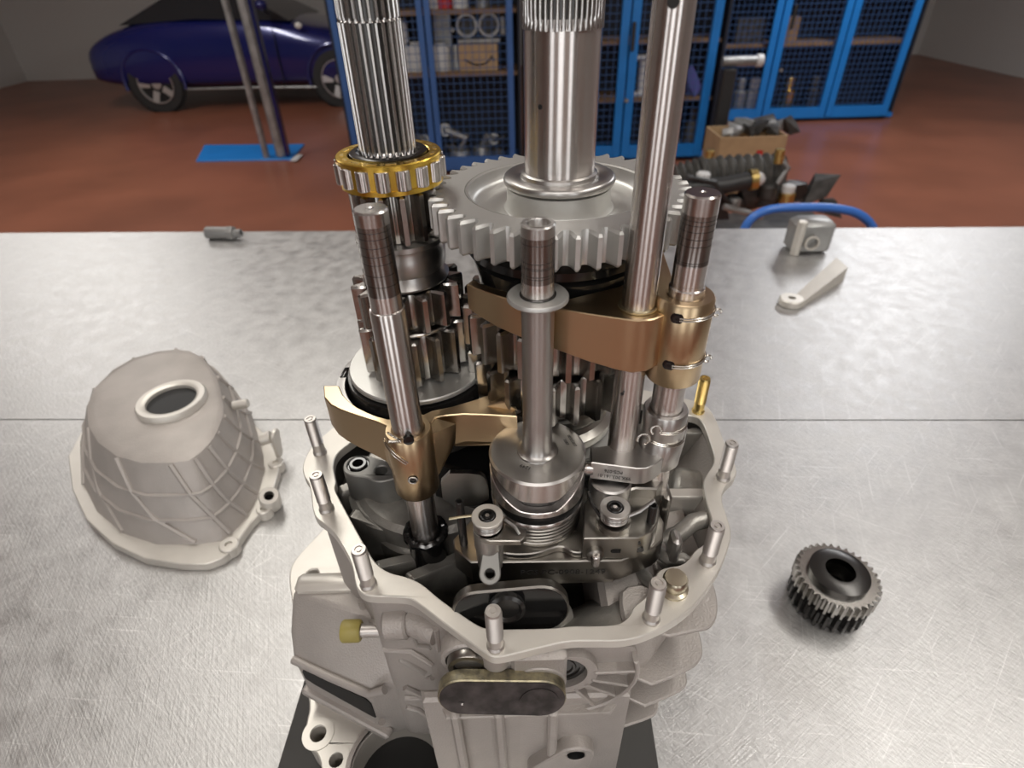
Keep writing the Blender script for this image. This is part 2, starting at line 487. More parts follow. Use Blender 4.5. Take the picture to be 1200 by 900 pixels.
# ================================================================== SETTING
FZ = -0.9
def plate(name, a, b, z0, z1, m):
    return struct(MB().box(((a[0] + b[0]) / 2, (a[1] + b[1]) / 2, (z0 + z1) / 2), (abs(b[0] - a[0]), abs(b[1] - a[1]), z1 - z0)).build(name, m, origin=((a[0] + b[0]) / 2, (a[1] + b[1]) / 2, z0)))
plate('floor', (-8, -4), (7, 11), FZ - 0.1, FZ, 'floor')
plate('ceiling', (-8, -4), (7, 11), 2.4, 2.5, 'ceiling')
plate('wall_back', (-8, 11), (7, 11.15), FZ, 2.4, 'wall')
plate('wall_front', (-8, -4.15), (7, -4), FZ, 2.4, 'wall')
plate('wall_left', (-8.15, -4), (-8, 11), FZ, 2.4, 'wall')
plate('wall_right', (7, -4), (7.15, 11), FZ, 2.4, 'wall')

# ---- made-up glowing panels behind the viewer, added for bright streaks on the steel
M['daylight'] = mat('daylight_pane', (0.8, 0.85, 0.9), 0.0, 0.3, emit=((0.95, 0.98, 1.0), 2.6))
for k, x in enumerate((-2.9, -.55, 1.9)):
    w = struct(MB().box((x, -3.96, .62), (1.16, .07, 2.5), bev=.01).build('window_%d' % (k + 1), 'white', origin=(x, -3.96, -.63)))
    for sx in (-.27, .27):
        for sz in (0.06, 1.19):
            MB().box((x + sx, -3.92, sz), (.50, .012, 1.08)).build('window_pane', 'daylight', w, smooth=0)

# ---- workbench: two steel sheets that meet in a seam, on a frame
A = Pz(262, 271.5, 0); B = Pz(937, 267.5, 0)          # far edge
SA = Pz(300, 491.8, 0); SB = Pz(930, 492.2, 0)        # seam
def along(p, q, x):
    t = (x - p.x) / (q.x - p.x); return (x, p.y + (q.y - p.y) * t)
bench = thing('workbench', 'long steel workbench with a scratched bright metal top under the gearbox', 'workbench', (0, 0.5, FZ))
XL, XR = -1.75, 1.55
g = 0.0012
f0, f1 = along(A, B, XL), along(A, B, XR)
s0, s1 = along(SA, SB, XL), along(SA, SB, XR)
MB().prism([(s0[0], s0[1] + g), (s1[0], s1[1] + g), f1, f0], -0.003, 0.0).build('top_sheet', 'bench', bench, smooth=0)
MB().prism([(XL, -0.06), (XR, -0.06), (s1[0], s1[1] - g), (s0[0], s0[1] - g)], -0.003, 0.0).build('top_sheet', 'bench', bench, smooth=0)
fy = min(f0[1], f1[1])
MB().prism([(XL, -0.06), (XR, -0.06), f1, f0], -0.05, -0.0032).build('bench_frame', 'darkmetal', bench, smooth=0)
for x in (XL + .06, XR - .06):
    for y in (0.0, fy - .06):
        MB().box((x, y, (FZ - .05) / 2), (.06, .06, -.05 - FZ)).build('leg', 'darkmetal', bench, smooth=0)

# ---- black board under the gearbox
bz = 0.028
board = MB()
bl0, bl1 = Pz(357, 795, bz), Pz(325, 900, bz)
br0, br1 = Pz(763, 840, bz), Pz(772, 900, bz)
def ext(p, q, y): t = (y - p.y) / (q.y - p.y); return (p.x + (q.x - p.x) * t, y)
board.prism([ext(bl0, bl1, .10), ext(br0, br1, .10), ext(br0, br1, .36), ext(bl0, bl1, .36)], 0.0, bz, bev=.001)
tag(board.build('support_board', 'mat', origin=(0, .2, 0)), 'black ribbed board lying on the steel bench under the gearbox housing', 'board')

# ================================================================== GEARBOX HOUSING
ZR = 0.25
RO = [(397, 495), (383, 507), (368, 519), (359, 533), (354, 547), (356, 558), (362, 566), (365, 580), (366, 596), (370, 607), (380, 614),
      (390, 622), (403, 642), (413, 662), (416, 684), (421, 694), (432, 699), (475, 699), (488, 705), (520, 730), (569, 766), (580, 771),
      (600, 767), (632, 759), (665, 751), (700, 751), (727, 751), (745, 748), (762, 742), (787, 730), (812, 712), (835, 682), (847, 660), (856, 635), (857, 622),
      (852, 605), (846, 588), (846, 578), (852, 567), (861, 560), (864, 551), (858, 536), (847, 514), (841, 494), (829, 474), (812, 469),
      (780, 461), (740, 454), (680, 448), (600, 446), (500, 452), (440, 470)]
RI = [(409, 520), (394, 532), (390, 545), (392, 556), (394, 565), (392, 573), (397, 583), (407, 602), (430, 644), (440, 660), (455, 671),
      (478, 676), (495, 684), (515, 702), (545, 723), (562, 734), (574, 737), (600, 737), (651, 736), (668, 733), (700, 733), (719, 732), (730, 729), (738, 721),
      (742, 711), (753, 703), (764, 692), (767, 677), (772, 668), (784, 664), (800, 662), (809, 653), (814, 645), (822, 640), (831, 633), (835, 622),
      (834, 607), (828, 590), (826, 575), (824, 565), (828, 556), (839, 540), (833, 520), (827, 502), (821, 491), (812, 487), (804, 487),
      (785, 480), (740, 470), (680, 465), (600, 462), (520, 468), (460, 485)]
ro = ccw(chaikin(xy(RO, ZR), 2)); ri = ccw(chaikin(xy(RI, ZR), 2))
H = thing('gearbox_housing', 'open cast aluminium gearbox housing with studs round its rim on the bench', 'gearbox housing', (0, .28, bz))
MB().prism(ro, ZR - .0075, ZR, holes=[ri], bev=.0006).build('rim_flange', 'machined', H)
# wall under the rim: a shell, narrower than the rim, closed with a deck inside
wo = offset(ro, -.0045); wi = offset(ri, .0032)
MB().prism(wo, .058, ZR - .0070, holes=[wi]).build('housing_wall', 'cast', H)
for v in [o for o in H.children if o.name.startswith('housing_wall')][0].data.vertices:
    if v.co.z + H['_o'][2] < .12 and v.co.x > .035: v.co.x = .035 + (v.co.x - .035) * .30
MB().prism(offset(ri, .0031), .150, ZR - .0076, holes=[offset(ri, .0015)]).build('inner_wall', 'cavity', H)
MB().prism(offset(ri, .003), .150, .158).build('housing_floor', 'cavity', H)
def hitwall(x, y, poly=wo):
    """where the line of sight through a pixel meets the outer wall"""
    def inside(px, py):
        c = False; n = len(poly)
        for i in range(n):
            (x0, y0), (x1, y1) = poly[i - 1], poly[i]
            if (y0 > py) != (y1 > py) and px < (x1 - x0) * (py - y0) / (y1 - y0) + x0: c = not c
        return c
    d = ray(x, y); t = .12
    while t < .5:
        q = EYE + d * (t / d.y)
        if inside(q.x, q.y): return q
        t += .0004
    return EYE + d * (.2 / d.y)
# studs and plug on the rim
studs = [((375, 530), (372, 498)), ((383, 597), (374, 562)), ((432, 685), (429, 652)), ((581, 757), (578, 718)), ((763, 725), (767, 685)),
         ((829, 658), (834, 619)), ((847, 560), (854, 523)), ((818, 482), (822, 450))]
sp = [(0, 0), (.0051, 0), (.0051, .0015), (.0043, .003), (.0043, .010)]
z = .010
while z < .031:
    sp += [(.0046, z), (.0039, z + .0007)]; z += .0014
sp += [(.0044, .0322), (.0040, .0335), (.0024, .0335), (.0024, .0329), (.0014, .0329), (.0014, .0335), (0, .0335)]
sm = None
for i, (b, t) in enumerate(studs):
    q = Pz(b[0], b[1], ZR)
    if sm is None:
        o = MB().lathe(sp, (0, 0, 0), n=20).build('stud', 'stud', origin=(0, 0, 0), smooth=25); sm = o.data; o.parent = H
    else:
        if i == 7:
            me = sm.copy(); me.materials.clear(); me.materials.append(M['zinc'])
        else: me = sm
        o = bpy.data.objects.new('stud', me); COL.objects.link(o); o.parent = H
    o.location = q - Vector(H['_o']); o.rotation_euler = (0, 0, i * 1.1)
    if i == 7: o['label'] = 'yellow zinc plated stud'
pq = Pz(789, 690, ZR)
MB().lathe([(0, 0), (.0085, 0), (.0085, .002), (.0066, .003), (.0070, .0045), (.0072, .0095), (.0062, .0112), (0, .0116)], pq, n=28).build('brass_plug', 'plug', H)

# ---- front bearing boss ring and ribs under the rim
def W(x, y, Y): return Py(x, y, Y)
fw = lambda o: frame_at(o, (1, 0, 0), (0, 0, 1))      # local x right, y up, z toward the viewer (-y)
bc = W(655, 800, .165)
wy = hitwall(676, 796).y
bc = Vector((bc.x, wy, .2195))
rg = MB()
n = 40
def arcband(c, r0, r1, y0, y1, a0, a1, n=36):
    pts = [(c[0] + r1 * cos(a0 + (a1 - a0) * i / n), c[1] + r1 * sin(a0 + (a1 - a0) * i / n)) for i in range(n + 1)]
    pts += [(c[0] + r0 * cos(a1 + (a0 - a1) * i / n), c[1] + r0 * sin(a1 + (a0 - a1) * i / n)) for i in range(n + 1)]
    return pts
fr = fw((bc.x, wy + .002, bc.z))
rg.prism([(x, min(y, .0181)) for x, y in circ((0, 0), .0225, 40)], 0, .009, holes=[[(x, min(y, .0160)) for x, y in circ((0, 0), .0165, 40)]], frame=fr)
rg.prism([(x, min(y, .0182)) for x, y in circ((0, 0), .046, 64)], -.003, .004, holes=[[(x, min(y, .0160)) for x, y in circ((0, 0), .0165, 40)]], frame=fr)
rg.build('bearing_boss', 'cast', H)
arc = MB().prism(arcband((0, 0), .0435, .0462, 0, 0, -PI * 1.0, PI * .10), 0, .011, bev=.0008, frame=fr)
arc.build('boss_rib', 'cast', H)
for a in (-172, -20, -38, -60, -95, -125, -150, 2):
    a = math.radians(a)
    p0 = Vector((.0205 * cos(a), .0205 * sin(a))); p1 = Vector((.045 * cos(a), .045 * sin(a))); t = Vector((-sin(a), cos(a))) * .0011
    MB().prism([tuple(p0 - t), tuple(p1 - t), tuple(p1 + t), tuple(p0 + t)], 0, .010, bev=.0005, frame=fr).build('boss_rib', 'cast', H)
bore = MB()
bore.lathe([(.0164, 0), (.0150, .0012), (.0125, .0012), (.0122, .0004), (.0105, .0004), (.0100, .0010), (.0085, .0010), (.0080, .0002), (0, .0002)], (bc.x, wy - .0025, bc.z), axis=(0, -1, 0), n=36)
bore.build('bearing_bore', 'dark', H)

# ---- lower front wall with vertical ribs
lw = MB()
def fpt(x, y, Y): q = Py(x, y, Y); return (q.x, q.y, q.z)
lw.prism([(-.060, .1685), (.066, .1685), (.068, .176), (-.062, .176)], .055, .190, bev=.002)
lw.build('lower_wall', 'cast', H)
for xx in (541, 588, 646):
    q = Py(xx, 870, .169)
    MB().box((q.x, .1665, .120), (.0062, .010, .125), bev=.0015).build('wall_rib', 'cast', H)
q = Py(600, 856, .168)
MB().prism([(-.050, .170), (-.046, .1630), (.054, .1630), (.060, .170)], .1765, .1795, bev=.0006).build('wall_rib', 'cast', H)
# ear with a bolt hole on the lower right
q = Py(675, 886, .160)
ear = MB().prism(stadium((q.x, q.z - .001), (q.x - .012, q.z - .030), .012, .02), .0, .012, holes=[circ((q.x, q.z), .0058, 24)], bev=.001, frame=frame_at((0, .172, 0), (1, 0, 0), (0, 0, 1)))
ear.build('bolt_ear', 'cast', H)
MB().lathe([(0, 0), (.0057, 0), (.0057, .010)], (q.x, .1700, q.z), axis=(0, -1, 0), n=24).build('bolt_hole', 'blackmatt', H)

# ---- four stacked cooling fins on the right flank
fins = [(.226, [(835, 680), (841, 700), (841, 722), (833, 735), (819, 738), (784, 745)]),
        (.190, [(819, 738), (824, 760), (822, 772), (810, 784), (764, 802)]),
        (.163, [(804, 788), (806, 800), (798, 810), (756, 827)]),
        (.134, [(772, 822), (771, 834), (762, 841), (725, 853)])]
for zf, pl in fins:
    w = xy(pl, zf)
    w = chaikin(w, 2, closed=False)
    tail = [(.055, w[-1][1] + .012), (.055, .27), (w[0][0] - .004, w[0][1] + .06)]
    MB().prism(w + tail, zf - .0032, zf, bev=.0008).build('cooling_fin', 'cast', H)
core = MB().prism([(.05, .178), (.074, .190), (.086, .215), (.092, .27), (.05, .27)], .128, .236, bev=.004); core.build('flank_wall', 'cast', H)
# lug below the front right stud
q0 = Pz(757, 745, .241)
lug = MB().prism(chaikin([(-.011, -.001), (.0105, .0015), (.0125, .016), (.0115, .030), (-.006, .030), (-.0105, .016)], 1), -.040, 0, bev=.0018, frame=frame_at((q0.x, q0.y + .002, .243), (1, .12, 0), (-.12, 1, 0)))
lug.build('stud_lug', 'cast', H)
# boss under the front point stud and left of it
for (px, py, r, h) in ((580, 757, .0085, .014),):
    q = Pz(px, py, ZR); MB().cyl((q.x, q.y + .004, ZR - .0075 - h), r, h + .001, n=28, bev=.002).build('stud_boss', 'cast', H)
q = hitwall(458, 728); q3 = hitwall(480, 727); q4 = hitwall(512, 742)
bb = MB(); bb.cyl(q + Vector((-.003, -.001, .0)), .0105, (q3 - q).length + .003, axis=(q3 - q), n=32, bev=.0015)
bb.cyl(q3, .0085, (q4 - q3).length, axis=(q4 - q3), n=28, r2=.0075)
bb.build('side_boss', 'cast', H)

# ---- left clutch chamber: a hollow with a slot, bolted flange under it
TL = Pz(343, 694, .165); TF = Pz(350, 679, .168)
BL = Vector((-.1715, .232, .128)); BR = Vector((-.108, .2045, .128))
BLb = Vector((-.1715, .232, .058)); BRb = Vector((-.108, .2045, .058))
ch = MB()
xr = -.085
top = [(TL.x, TL.y, .165), (TF.x, TF.y, .165), (TF.x + .006, TF.y + .003, .165), (xr, TF.y + .003, .165), (xr, TL.y - .028, .165), (-.11, TL.y - .015, .165)]
ch.hull([Vector(p) for p in top] + [BL, BR + Vector((0, 0, .004)), BLb, BRb, Vector((xr, .21, .132)), Vector((xr, .21, .058)), Vector((xr, .30, .058)), Vector((TF.x + .004, TF.y + .003, .058)),
        Vector((BL.x - .004, BL.y + .016, .140)), Vector((BL.x - .004, BL.y + .02, .060))])
o = ch.build('clutch_chamber', 'cast', H)
bv = o.modifiers.new('round', 'BEVEL'); bv.width = .004; bv.segments = 3; bv.limit_method = 'ANGLE'; bv.angle_limit = .5
d = (BR - BL).normalized()
sl = MB()
frs = frame_at(BL, d, (0, 0, 1))
sl.prism([(.004, -.016), (.006, -.012), (.062, -.013), (.066, -.018), (.066, -.040), (.060, -.040), (.012, -.030), (.004, -.026)], -.012, .0009, frame=frs)
sl.build('chamber_slot', 'blackmatt', H)
MB().prism(stadium((.000, -.048), (.072, -.060), .004), -.004, .0045, bev=.0015, frame=frs).build('slot_lip', 'cast', H)
MB().tube([BL + Vector((.0, -.001, .0)), BL.lerp(BR, .5) + Vector((0, -.002, .001)), BR + Vector((0, -.002, .002)), BR + Vector((.012, -.003, .010))], .0032, n=10).build('slot_rib', 'cast', H)
MB().box(((TF.x - .085) / 2 - .003, TF.y - .003, .1665), (abs(TF.x + .085) - .004, .016, .009), bev=.003).build('chamber_step', 'machined', H)
# ribs on the wall between chamber and lever
for pts, r in (([(424, 703), (430, 718), (436, 735), (447, 768), (455, 795)], .0030), ([(434, 727), (453, 731)], .0022), ([(450, 760), (482, 762), (507, 778)], .0020), ([(447, 767), (472, 773), (498, 788)], .0020),
            ([(458, 792), (507, 793)], .0020), ([(447, 811), (458, 803), (475, 804), (490, 811), (507, 823), (525, 847)], .0026), ([(475, 816), (498, 817)], .0020), ([(477, 827), (490, 830), (513, 847), (530, 852)], .0022),
            ([(448, 845), (468, 855), (487, 862), (530, 895)], .0028), ([(481, 735), (488, 755), (505, 758)], .0018), ([(511, 735), (514, 760)], .0022)):
    MB().tube([v + Vector((0, -.0010, .0008)) for v in (hitwall(*p) for p in pts) if v.z > .075], r, n=8).build('wall_rib', 'cast', H)

# ---- pale bell flange at the bottom
ZF = .060
FO = [(392, 606), (367, 632), (345, 655), (338, 672), (341, 700), (357, 792), (361, 812), (363, 830), (359, 846), (357, 862), (362, 876), (372, 883), (377, 900), (384, 930), (420, 975), (560, 1010),
      (660, 985), (692, 930), (700, 890), (716, 852), (770, 760), (790, 660), (750, 590), (600, 560), (450, 570)]
fo = ccw(chaikin(xy(FO, ZF), 2))
def hole(px, py, r):
    q = Pz(px, py, ZF); return q, circ((q.x, q.y), r, 28)
h1, c1 = hole(373, 860, .0062); h2, c2 = hole(394, 891, .0056); h3, c3 = hole(464, 899, .0335); h4, c4 = hole(366, 673, .0062)
MB().prism(fo, bz, ZF, holes=[c1, c2, circ((h3.x, h3.y), .0335, 48), c4], bev=.0012).build('bell_flange', 'machined', H)
for hq, r in ((h1, .0124), (h2, .0105)):
    MB().cyl((hq.x, hq.y, ZF), r, .0008, n=32, hole=r * .52).build('bolt_seat', 'machined', H)
MB().lathe([(.0335, 0), (.0365, 0), (.0375, .002), (.0375, .004), (.0335, .005)], (h3.x, h3.y, ZF), n=56).build('bore_lip', 'cast', H)
MB().cyl((h3.x, h3.y, bz + .0005), .034, .002, n=40).build('bore_floor', 'blackmatt', H)

# ---- level sender with an olive cap pointing left out of the wall
q = Py(425, 739, .226)
MB().cyl((q.x - .012, q.y, q.z), .0047, .030, axis=(1, .0, .0), n=24, bev=.0004).build('sender_tube', 'stud', H)
MB().lathe([(0, 0), (.0068, 0), (.0078, .0012), (.0078, .012), (.0066, .0135), (0, .0135)], (q.x - .0145, q.y, q.z), axis=(1, 0, 0), n=28).build('sender_cap', 'olive', H)

# ---- inside of the housing: cast ribs, pads and pipes
ins = [
    ('cast_pad', 'cast_in', [(392, 540), (412, 520), (470, 525), (520, 560), (515, 640), (470, 650), (430, 620), (405, 585)], .205, .222, 1),
    ('cast_pad', 'cast_in', [(404, 560), (450, 560), (478, 590), (470, 620), (430, 615), (410, 595)], .222, .236, 1),
    ('cast_pad', 'cast_in', [(745, 480), (840, 490), (850, 545), (840, 600), (790, 600), (745, 560)], .19, .200, 1),
]
for nm, m_, pl, z0, z1, k in ins:
    MB().prism(ccw(chaikin(xy(pl, z1), 2)), z0 - .04, z1, bev=.004).build(nm, m_, H)
def rib(a, b, za, zb, w, h, m_='cast_in', nm='inner_rib'):
    p = Pz(a[0], a[1], za); q = Pz(b[0], b[1], zb)
    d = q - p; t = Vector((-d.y, d.x, 0)).normalized() * w / 2
    vs = []
    for s_, e in ((p, za), (q, zb)):
        for sg in (-1, 1):
            vs.append(s_ + t * sg); vs.append(s_ + t * sg * 1.6 - Vector((0, 0, h)))
    o = MB().hull(vs).build(nm, m_, H)
    b_ = o.modifiers.new('round', 'BEVEL'); b_.width = min(w, h) * .3; b_.segments = 2
    return o
rib((772, 577), (832, 577), .236, .240, .009, .05, 'machined')
rib((790, 505), (832, 505), .238, .240, .006, .04, 'cast_in')
rib((808, 545), (806, 580), .228, .228, .022, .04, 'cast_in')
rib((770, 655), (800, 668), .225, .240, .005, .03, 'cast_in')
rib((410, 600), (498, 630), .236, .230, .008, .06, 'cast_in')
rib((440, 662), (512, 646), .236, .226, .007, .05, 'cast_in')
rib((478, 676), (540, 650), .236, .222, .008, .06, 'cast_in')
rib((395, 575), (430, 560), .238, .236, .010, .05, 'cast_in')
rib((450, 560), (480, 600), .240, .236, .010, .05, 'cast_in')
rib((455, 575), (500, 636), .236, .226, .006, .05, 'cast_in')
for pts, r in (([(778, 633, .235), (795, 626, .240), (812, 612, .243), (838, 606, .240)], .0060), ([(772, 647, .236), (784, 656, .238), (800, 655, .240), (812, 664, .238)], .0042),
               ([(745, 665, .232), (768, 690, .240)], .0045)):
    MB().tube([Pz(*p) for p in pts], r, n=14).build('oil_pipe', 'cast_in', H)
# ramp at the front right of the cavity and a round boss in the front
MB().hull([Pz(660, 738, .236), Pz(735, 735, .240), Pz(742, 712, .240), Pz(668, 715, .215), Pz(735, 700, .238), Pz(650, 738, .18), Pz(735, 738, .18), Pz(700, 700, .20)]).build('cast_ramp', 'cast_in', H)
q = Pz(641, 733, .228)
MB().cyl((q.x, q.y + .006, .16), .0165, .072, n=36, bev=.004).build('shaft_boss', 'cast_in', H)
q = Pz(705, 490, .232)
MB().cyl((.026, .315, .17), .052, .075, n=48, bev=.004).build('bearing_seat', 'cast_in', H)
MB().cyl((-.06, .315, .17), .060, .070, n=48, bev=.004).build('bearing_seat', 'cast_in', H)

# ================================================================== SHAFTS AND GEARS
def axis_x(px, py, Y): return Py(px, py, Y).x
def spline_shaft(nt, r, rg, z0, z1, c, runout=.006, ph=0.0):
    """splined cylinder: nt teeth, grooves fade out over runout at the lower end"""
    vs = []; fs = []; c = Vector(c)
    fr_ = ((-.5, 0), (-.34, .05), (-.25, .72), (-.13, 1), (.13, 1), (.25, .72), (.34, .05))
    A = [((t + f) * 2 * PI / nt + ph, g) for t in range(nt) for f, g in fr_]
    full = lambda g: rg + (r - rg) * g
    rows = [(z0, lambda g: r), (z0 + runout * .15, lambda g: r - (r - full(g)) * .25), (z0 + runout * .6, lambda g: r - (r - full(g)) * .8), (z0 + runout, full), (z1, full)]
    m = len(A)
    for z, fn in rows:
        for a, g in A: vs.append(c + Vector((fn(g) * cos(a), fn(g) * sin(a), z)))
    for j in range(len(rows) - 1):
        for i in range(m):
            k = (i + 1) % m; fs.append((j * m + i, j * m + k, (j + 1) * m + k, (j + 1) * m + i))
    fs.append(tuple(range((len(rows) - 1) * m, len(rows) * m)))
    return MB().add(vs, fs)

YS = .32
mx = axis_x(654.5, 240, YS); ix = axis_x(457, 190, YS)
cdist = mx - ix
# ---- output shaft (right) with the big gear
out = thing('output_shaft', 'thick splined steel output shaft carrying the big pale spur gear', 'gear shaft', (mx, YS, .25))
C0 = (mx, YS, 0)
MB().lathe([(0, .20), (.0188, .20), (.0188, .5235), (0, .5235)], C0, n=56).build('shaft', 'steel', out)
spline_shaft(42, .0194, .0172, .5235, .64, C0, .010).build('splines', 'ground', out, smooth=60)
MB().cyl((mx, YS, .5242), .0181, .1155, n=48).build('groove_oil', 'dark', out)  # dark core paints the shade between the splines
q = Py(631, 126, YS)
d = Vector((q.x - mx, -1, 0)); 
aa = math.atan2(-math.sqrt(max(1e-9, .0188 ** 2 - min(.018, abs(q.x - mx)) ** 2)), q.x - mx)
hp = Vector((mx + .0188 * cos(aa), YS + .0188 * sin(aa), Py(631, 126, YS - .016).z))
MB().cyl(hp - Vector((cos(aa), sin(aa), 0)) * .001, .0012, .00115, axis=(cos(aa), sin(aa), 0), n=16).build('oil_hole', 'blackmatt', out)
ZG = .449
RT = .0722; NT = 44
mod = RT / (NT / 2 + 1); RRt = RT - 2.5 * mod
MB().gear(C0, NT, RRt, RT, ZG - .0178, ZG, .052, cham=.0009, tipw=.22, phase=.04).build('large_gear', 'gear', out, smooth=22)
MB().lathe([(.0521, ZG - .001), (.0515, ZG), (.0500, ZG - .0006), (.0485, ZG - .006), (.046, ZG - .008), (.040, ZG - .0085), (.0345, ZG - .009), (.0320, ZG - .0105), (.0305, ZG - .0105),
            (.0290, ZG - .0085), (.0285, ZG + .001), (.0270, ZG + .0018), (.0200, ZG + .0018), (.0200, ZG - .016), (.0521, ZG - .016), (.0521, ZG - .001)], C0, n=72).build('gear_web', 'gear', out)
MB().lathe([(.0189, ZG + .0022), (.0278, ZG + .0022), (.0300, ZG + .0028), (.0306, ZG + .0045), (.0300, ZG + .0062), (.0290, ZG + .0068), (.0225, ZG + .0068), (.0212, ZG + .0060), (.0205, ZG + .0080), (.0189, ZG + .0086)], C0, n=64).build('thrust_collar', 'satin', out)
MB().lathe([(.019, .388), (.046, .388), (.0475, .400), (.0505, .4125), (.048, .4145), (.053, .417), (.053, .4215), (.050, .424), (.047, .431), (.019, .431)], C0, n=64).build('synchro_ring', 'black', out)
# mid gears of the output shaft
for zz0, zz1, rt_, nt_, ph in ((.3560, .3840, .0590, 27, .1), (.3240, .3530, .0585, 26, .02)):
    mo = rt_ / (nt_ / 2 + 1)
    MB().gear(C0, nt_, rt_ - 2.1 * mo, rt_, zz0, zz1, .019, cham=.0009, tipw=.22, phase=ph).build('spur_gear', 'gear_dark', out, smooth=22)
MB().lathe([(.019, .316), (.030, .316), (.038, .317), (.038, .3235), (.019, .3235)], C0, n=48).build('spacer', 'dark', out)
MB().lathe([(.019, .285), (.0400, .285), (.0415, .287), (.0415, .293), (.037, .296), (.036, .300), (.0375, .303), (.0365, .308), (.034, .310), (.033, .316), (.019, .316)], C0, n=56).build('bearing_collar', 'dkplate', out)
MB().lathe([(.019, .248), (.046, .248), (.048, .250), (.048, .2845), (.019, .2845)], C0, n=56).build('bearing_sleeve', 'gear', out)

# ---- input shaft (left) with brass roller bearing
inp = thing('input_shaft', 'splined steel input shaft with brass caged roller bearing and dark pinion gears', 'gear shaft', (ix, YS, .25))
C1 = (ix, YS, 0)
MB().lathe([(0, .22), (.0142, .22), (.0142, .4680), (0, .4680)], C1, n=48).build('shaft', 'steel', inp)
spline_shaft(26, .0149, .0120, .4690, .5285, C1, .004).build('splines', 'ground', inp, smooth=60)
MB().cyl((ix, YS, .4725), .0134, .167, n=48).build('groove_oil', 'dark', inp)  # dark core again: shade in the spline grooves given as colour
spline_shaft(26, .0147, .0120, .5286, .64, C1, .002, ph=.09).build('splines', 'ground', inp, smooth=60)
ZB0, ZB1 = .4545, .4695
RB = .0288
MB().lathe([(.0145, ZB0 - .002), (.0205, ZB0 - .002), (.0205, ZB1 + .0008), (.0196, ZB1 + .0014), (.0170, ZB1 + .0014), (.0158, ZB1 - .0005), (.0145, ZB1 - .0005), (.0145, ZB0 - .002)], C1, n=56).build('inner_race', 'dark', inp)
NR = 16
cage = MB()
cage.lathe([(.0212, ZB1 - .0030), (.0278, ZB1 - .0026), (.0278, ZB1 - .0003), (.0272, ZB1 + .0003), (.0218, ZB1 + .0003), (.0212, ZB1 - .0003), (.0212, ZB1 - .0030)], C1, n=64)
cage.lathe([(.0212, ZB0), (.0276, ZB0), (.0276, ZB0 + .0026), (.0212, ZB0 + .0028), (.0212, ZB0)], C1, n=64)
for i in range(NR):
    a = 2 * PI * (i + .5) / NR
    cage.box((ix + .0247 * cos(a), YS + .0247 * sin(a), (ZB0 + ZB1) / 2), (.0046, .0038, ZB1 - ZB0 - .003), rot=Matrix.Rotation(a, 3, 'Z'))
cg = cage.build('bearing_cage', 'brass', inp)
roll = None
for i in range(NR):
    a = 2 * PI * i / NR
    p = Vector((.0256 * cos(a), .0256 * sin(a), ZB0 + .0024))
    if roll is None:
        o = MB().cyl((0, 0, 0), .0041, ZB1 - ZB0 - .0048, n=20, bev=.0004).build('roller', 'steel'); roll = o.data
    else:
        o = bpy.data.objects.new('roller', roll); COL.objects.link(o)
    o.parent = cg; o.location = Vector((ix, YS, 0)) + p - Vector(inp['_o'])
# slots stamped in the cage top
slot = None
for i in range(NR):
    a = 2 * PI * (i + .5) / NR
    if slot is None:
        o = MB().box((0, 0, 0), (.0018, .0052, .0003)).build('cage_slot', 'zinc'); slot = o.data
    else:
        o = bpy.data.objects.new('cage_slot', slot); COL.objects.link(o)
    o.parent = cg; o.location = Vector((ix + .0243 * cos(a), YS + .0243 * sin(a), ZB1 + .0003)) - Vector(inp['_o']); o.rotation_euler = (0, 0, a)
rp = cdist - (RT - mod) + mod * .95
MB().gear(C1, 14, rp - 2.15 * mod, rp, .4255, .4530, .0142, cham=.0008, tipw=.24, phase=.1).build('pinion_gear', 'gear_dark', inp, smooth=22)
MB().lathe([(.0142, .3985), (.0250, .3985), (.0258, .4000), (.0238, .4030), (.0232, .4060), (.0246, .4080), (.0250, .4165), (.0240, .4195), (.0245, .4215), (.0255, .4222), (.0255, .4250), (.0142, .4250)], C1, n=56).build('shaft_collar', 'satin', inp)
for zz0, zz1, nt_, rt_, ph in ((.3745, .3975, 15, .0335, .12), (.3385, .3705, 15, .0345, .25)):
    mo = rt_ / (nt_ / 2 + 1)
    MB().gear(C1, nt_, rt_ - 2.1 * mo, rt_, zz0, zz1, .0142, cham=.0008, tipw=.2, phase=ph).build('pinion_gear', 'gear_dark', inp, smooth=22)
MB().tube([(ix + .0285 * cos(2 * PI * i / 40), YS + .0285 * sin(2 * PI * i / 40), .3725) for i in range(40)], .0012, closed=True, n=8).build('snap_ring', 'ground', inp)
MB().lathe([(.0142, .3330), (.0445, .3330), (.0455, .3340), (.0455, .3362), (.0448, .3370), (.0142, .3370)], C1, n=64).build('thrust_disc', 'gear', inp)
MB().lathe([(.0142, .299), (.055, .299), (.0560, .300), (.0560, .322), (.0545, .3235), (.0500, .3235), (.0480, .318), (.0470, .332), (.0142, .332)], C1, n=64).build('synchro_hub', 'dark', inp)
MB().lathe([(.0560, .3225), (.0560, .3245), (.0545, .3252), (.0505, .3252), (.0500, .3240)], C1, n=64).build('hub_ring', 'satin', inp)
for k in range(6):
    a = -2.2 + k * 1.05
    MB().box((ix + .0524 * cos(a), YS + .0524 * sin(a), .3252), (.0042, .012, .0010), rot=Matrix.Rotation(a, 3, 'Z'), bev=.0007).build('hub_slot', 'black', inp)

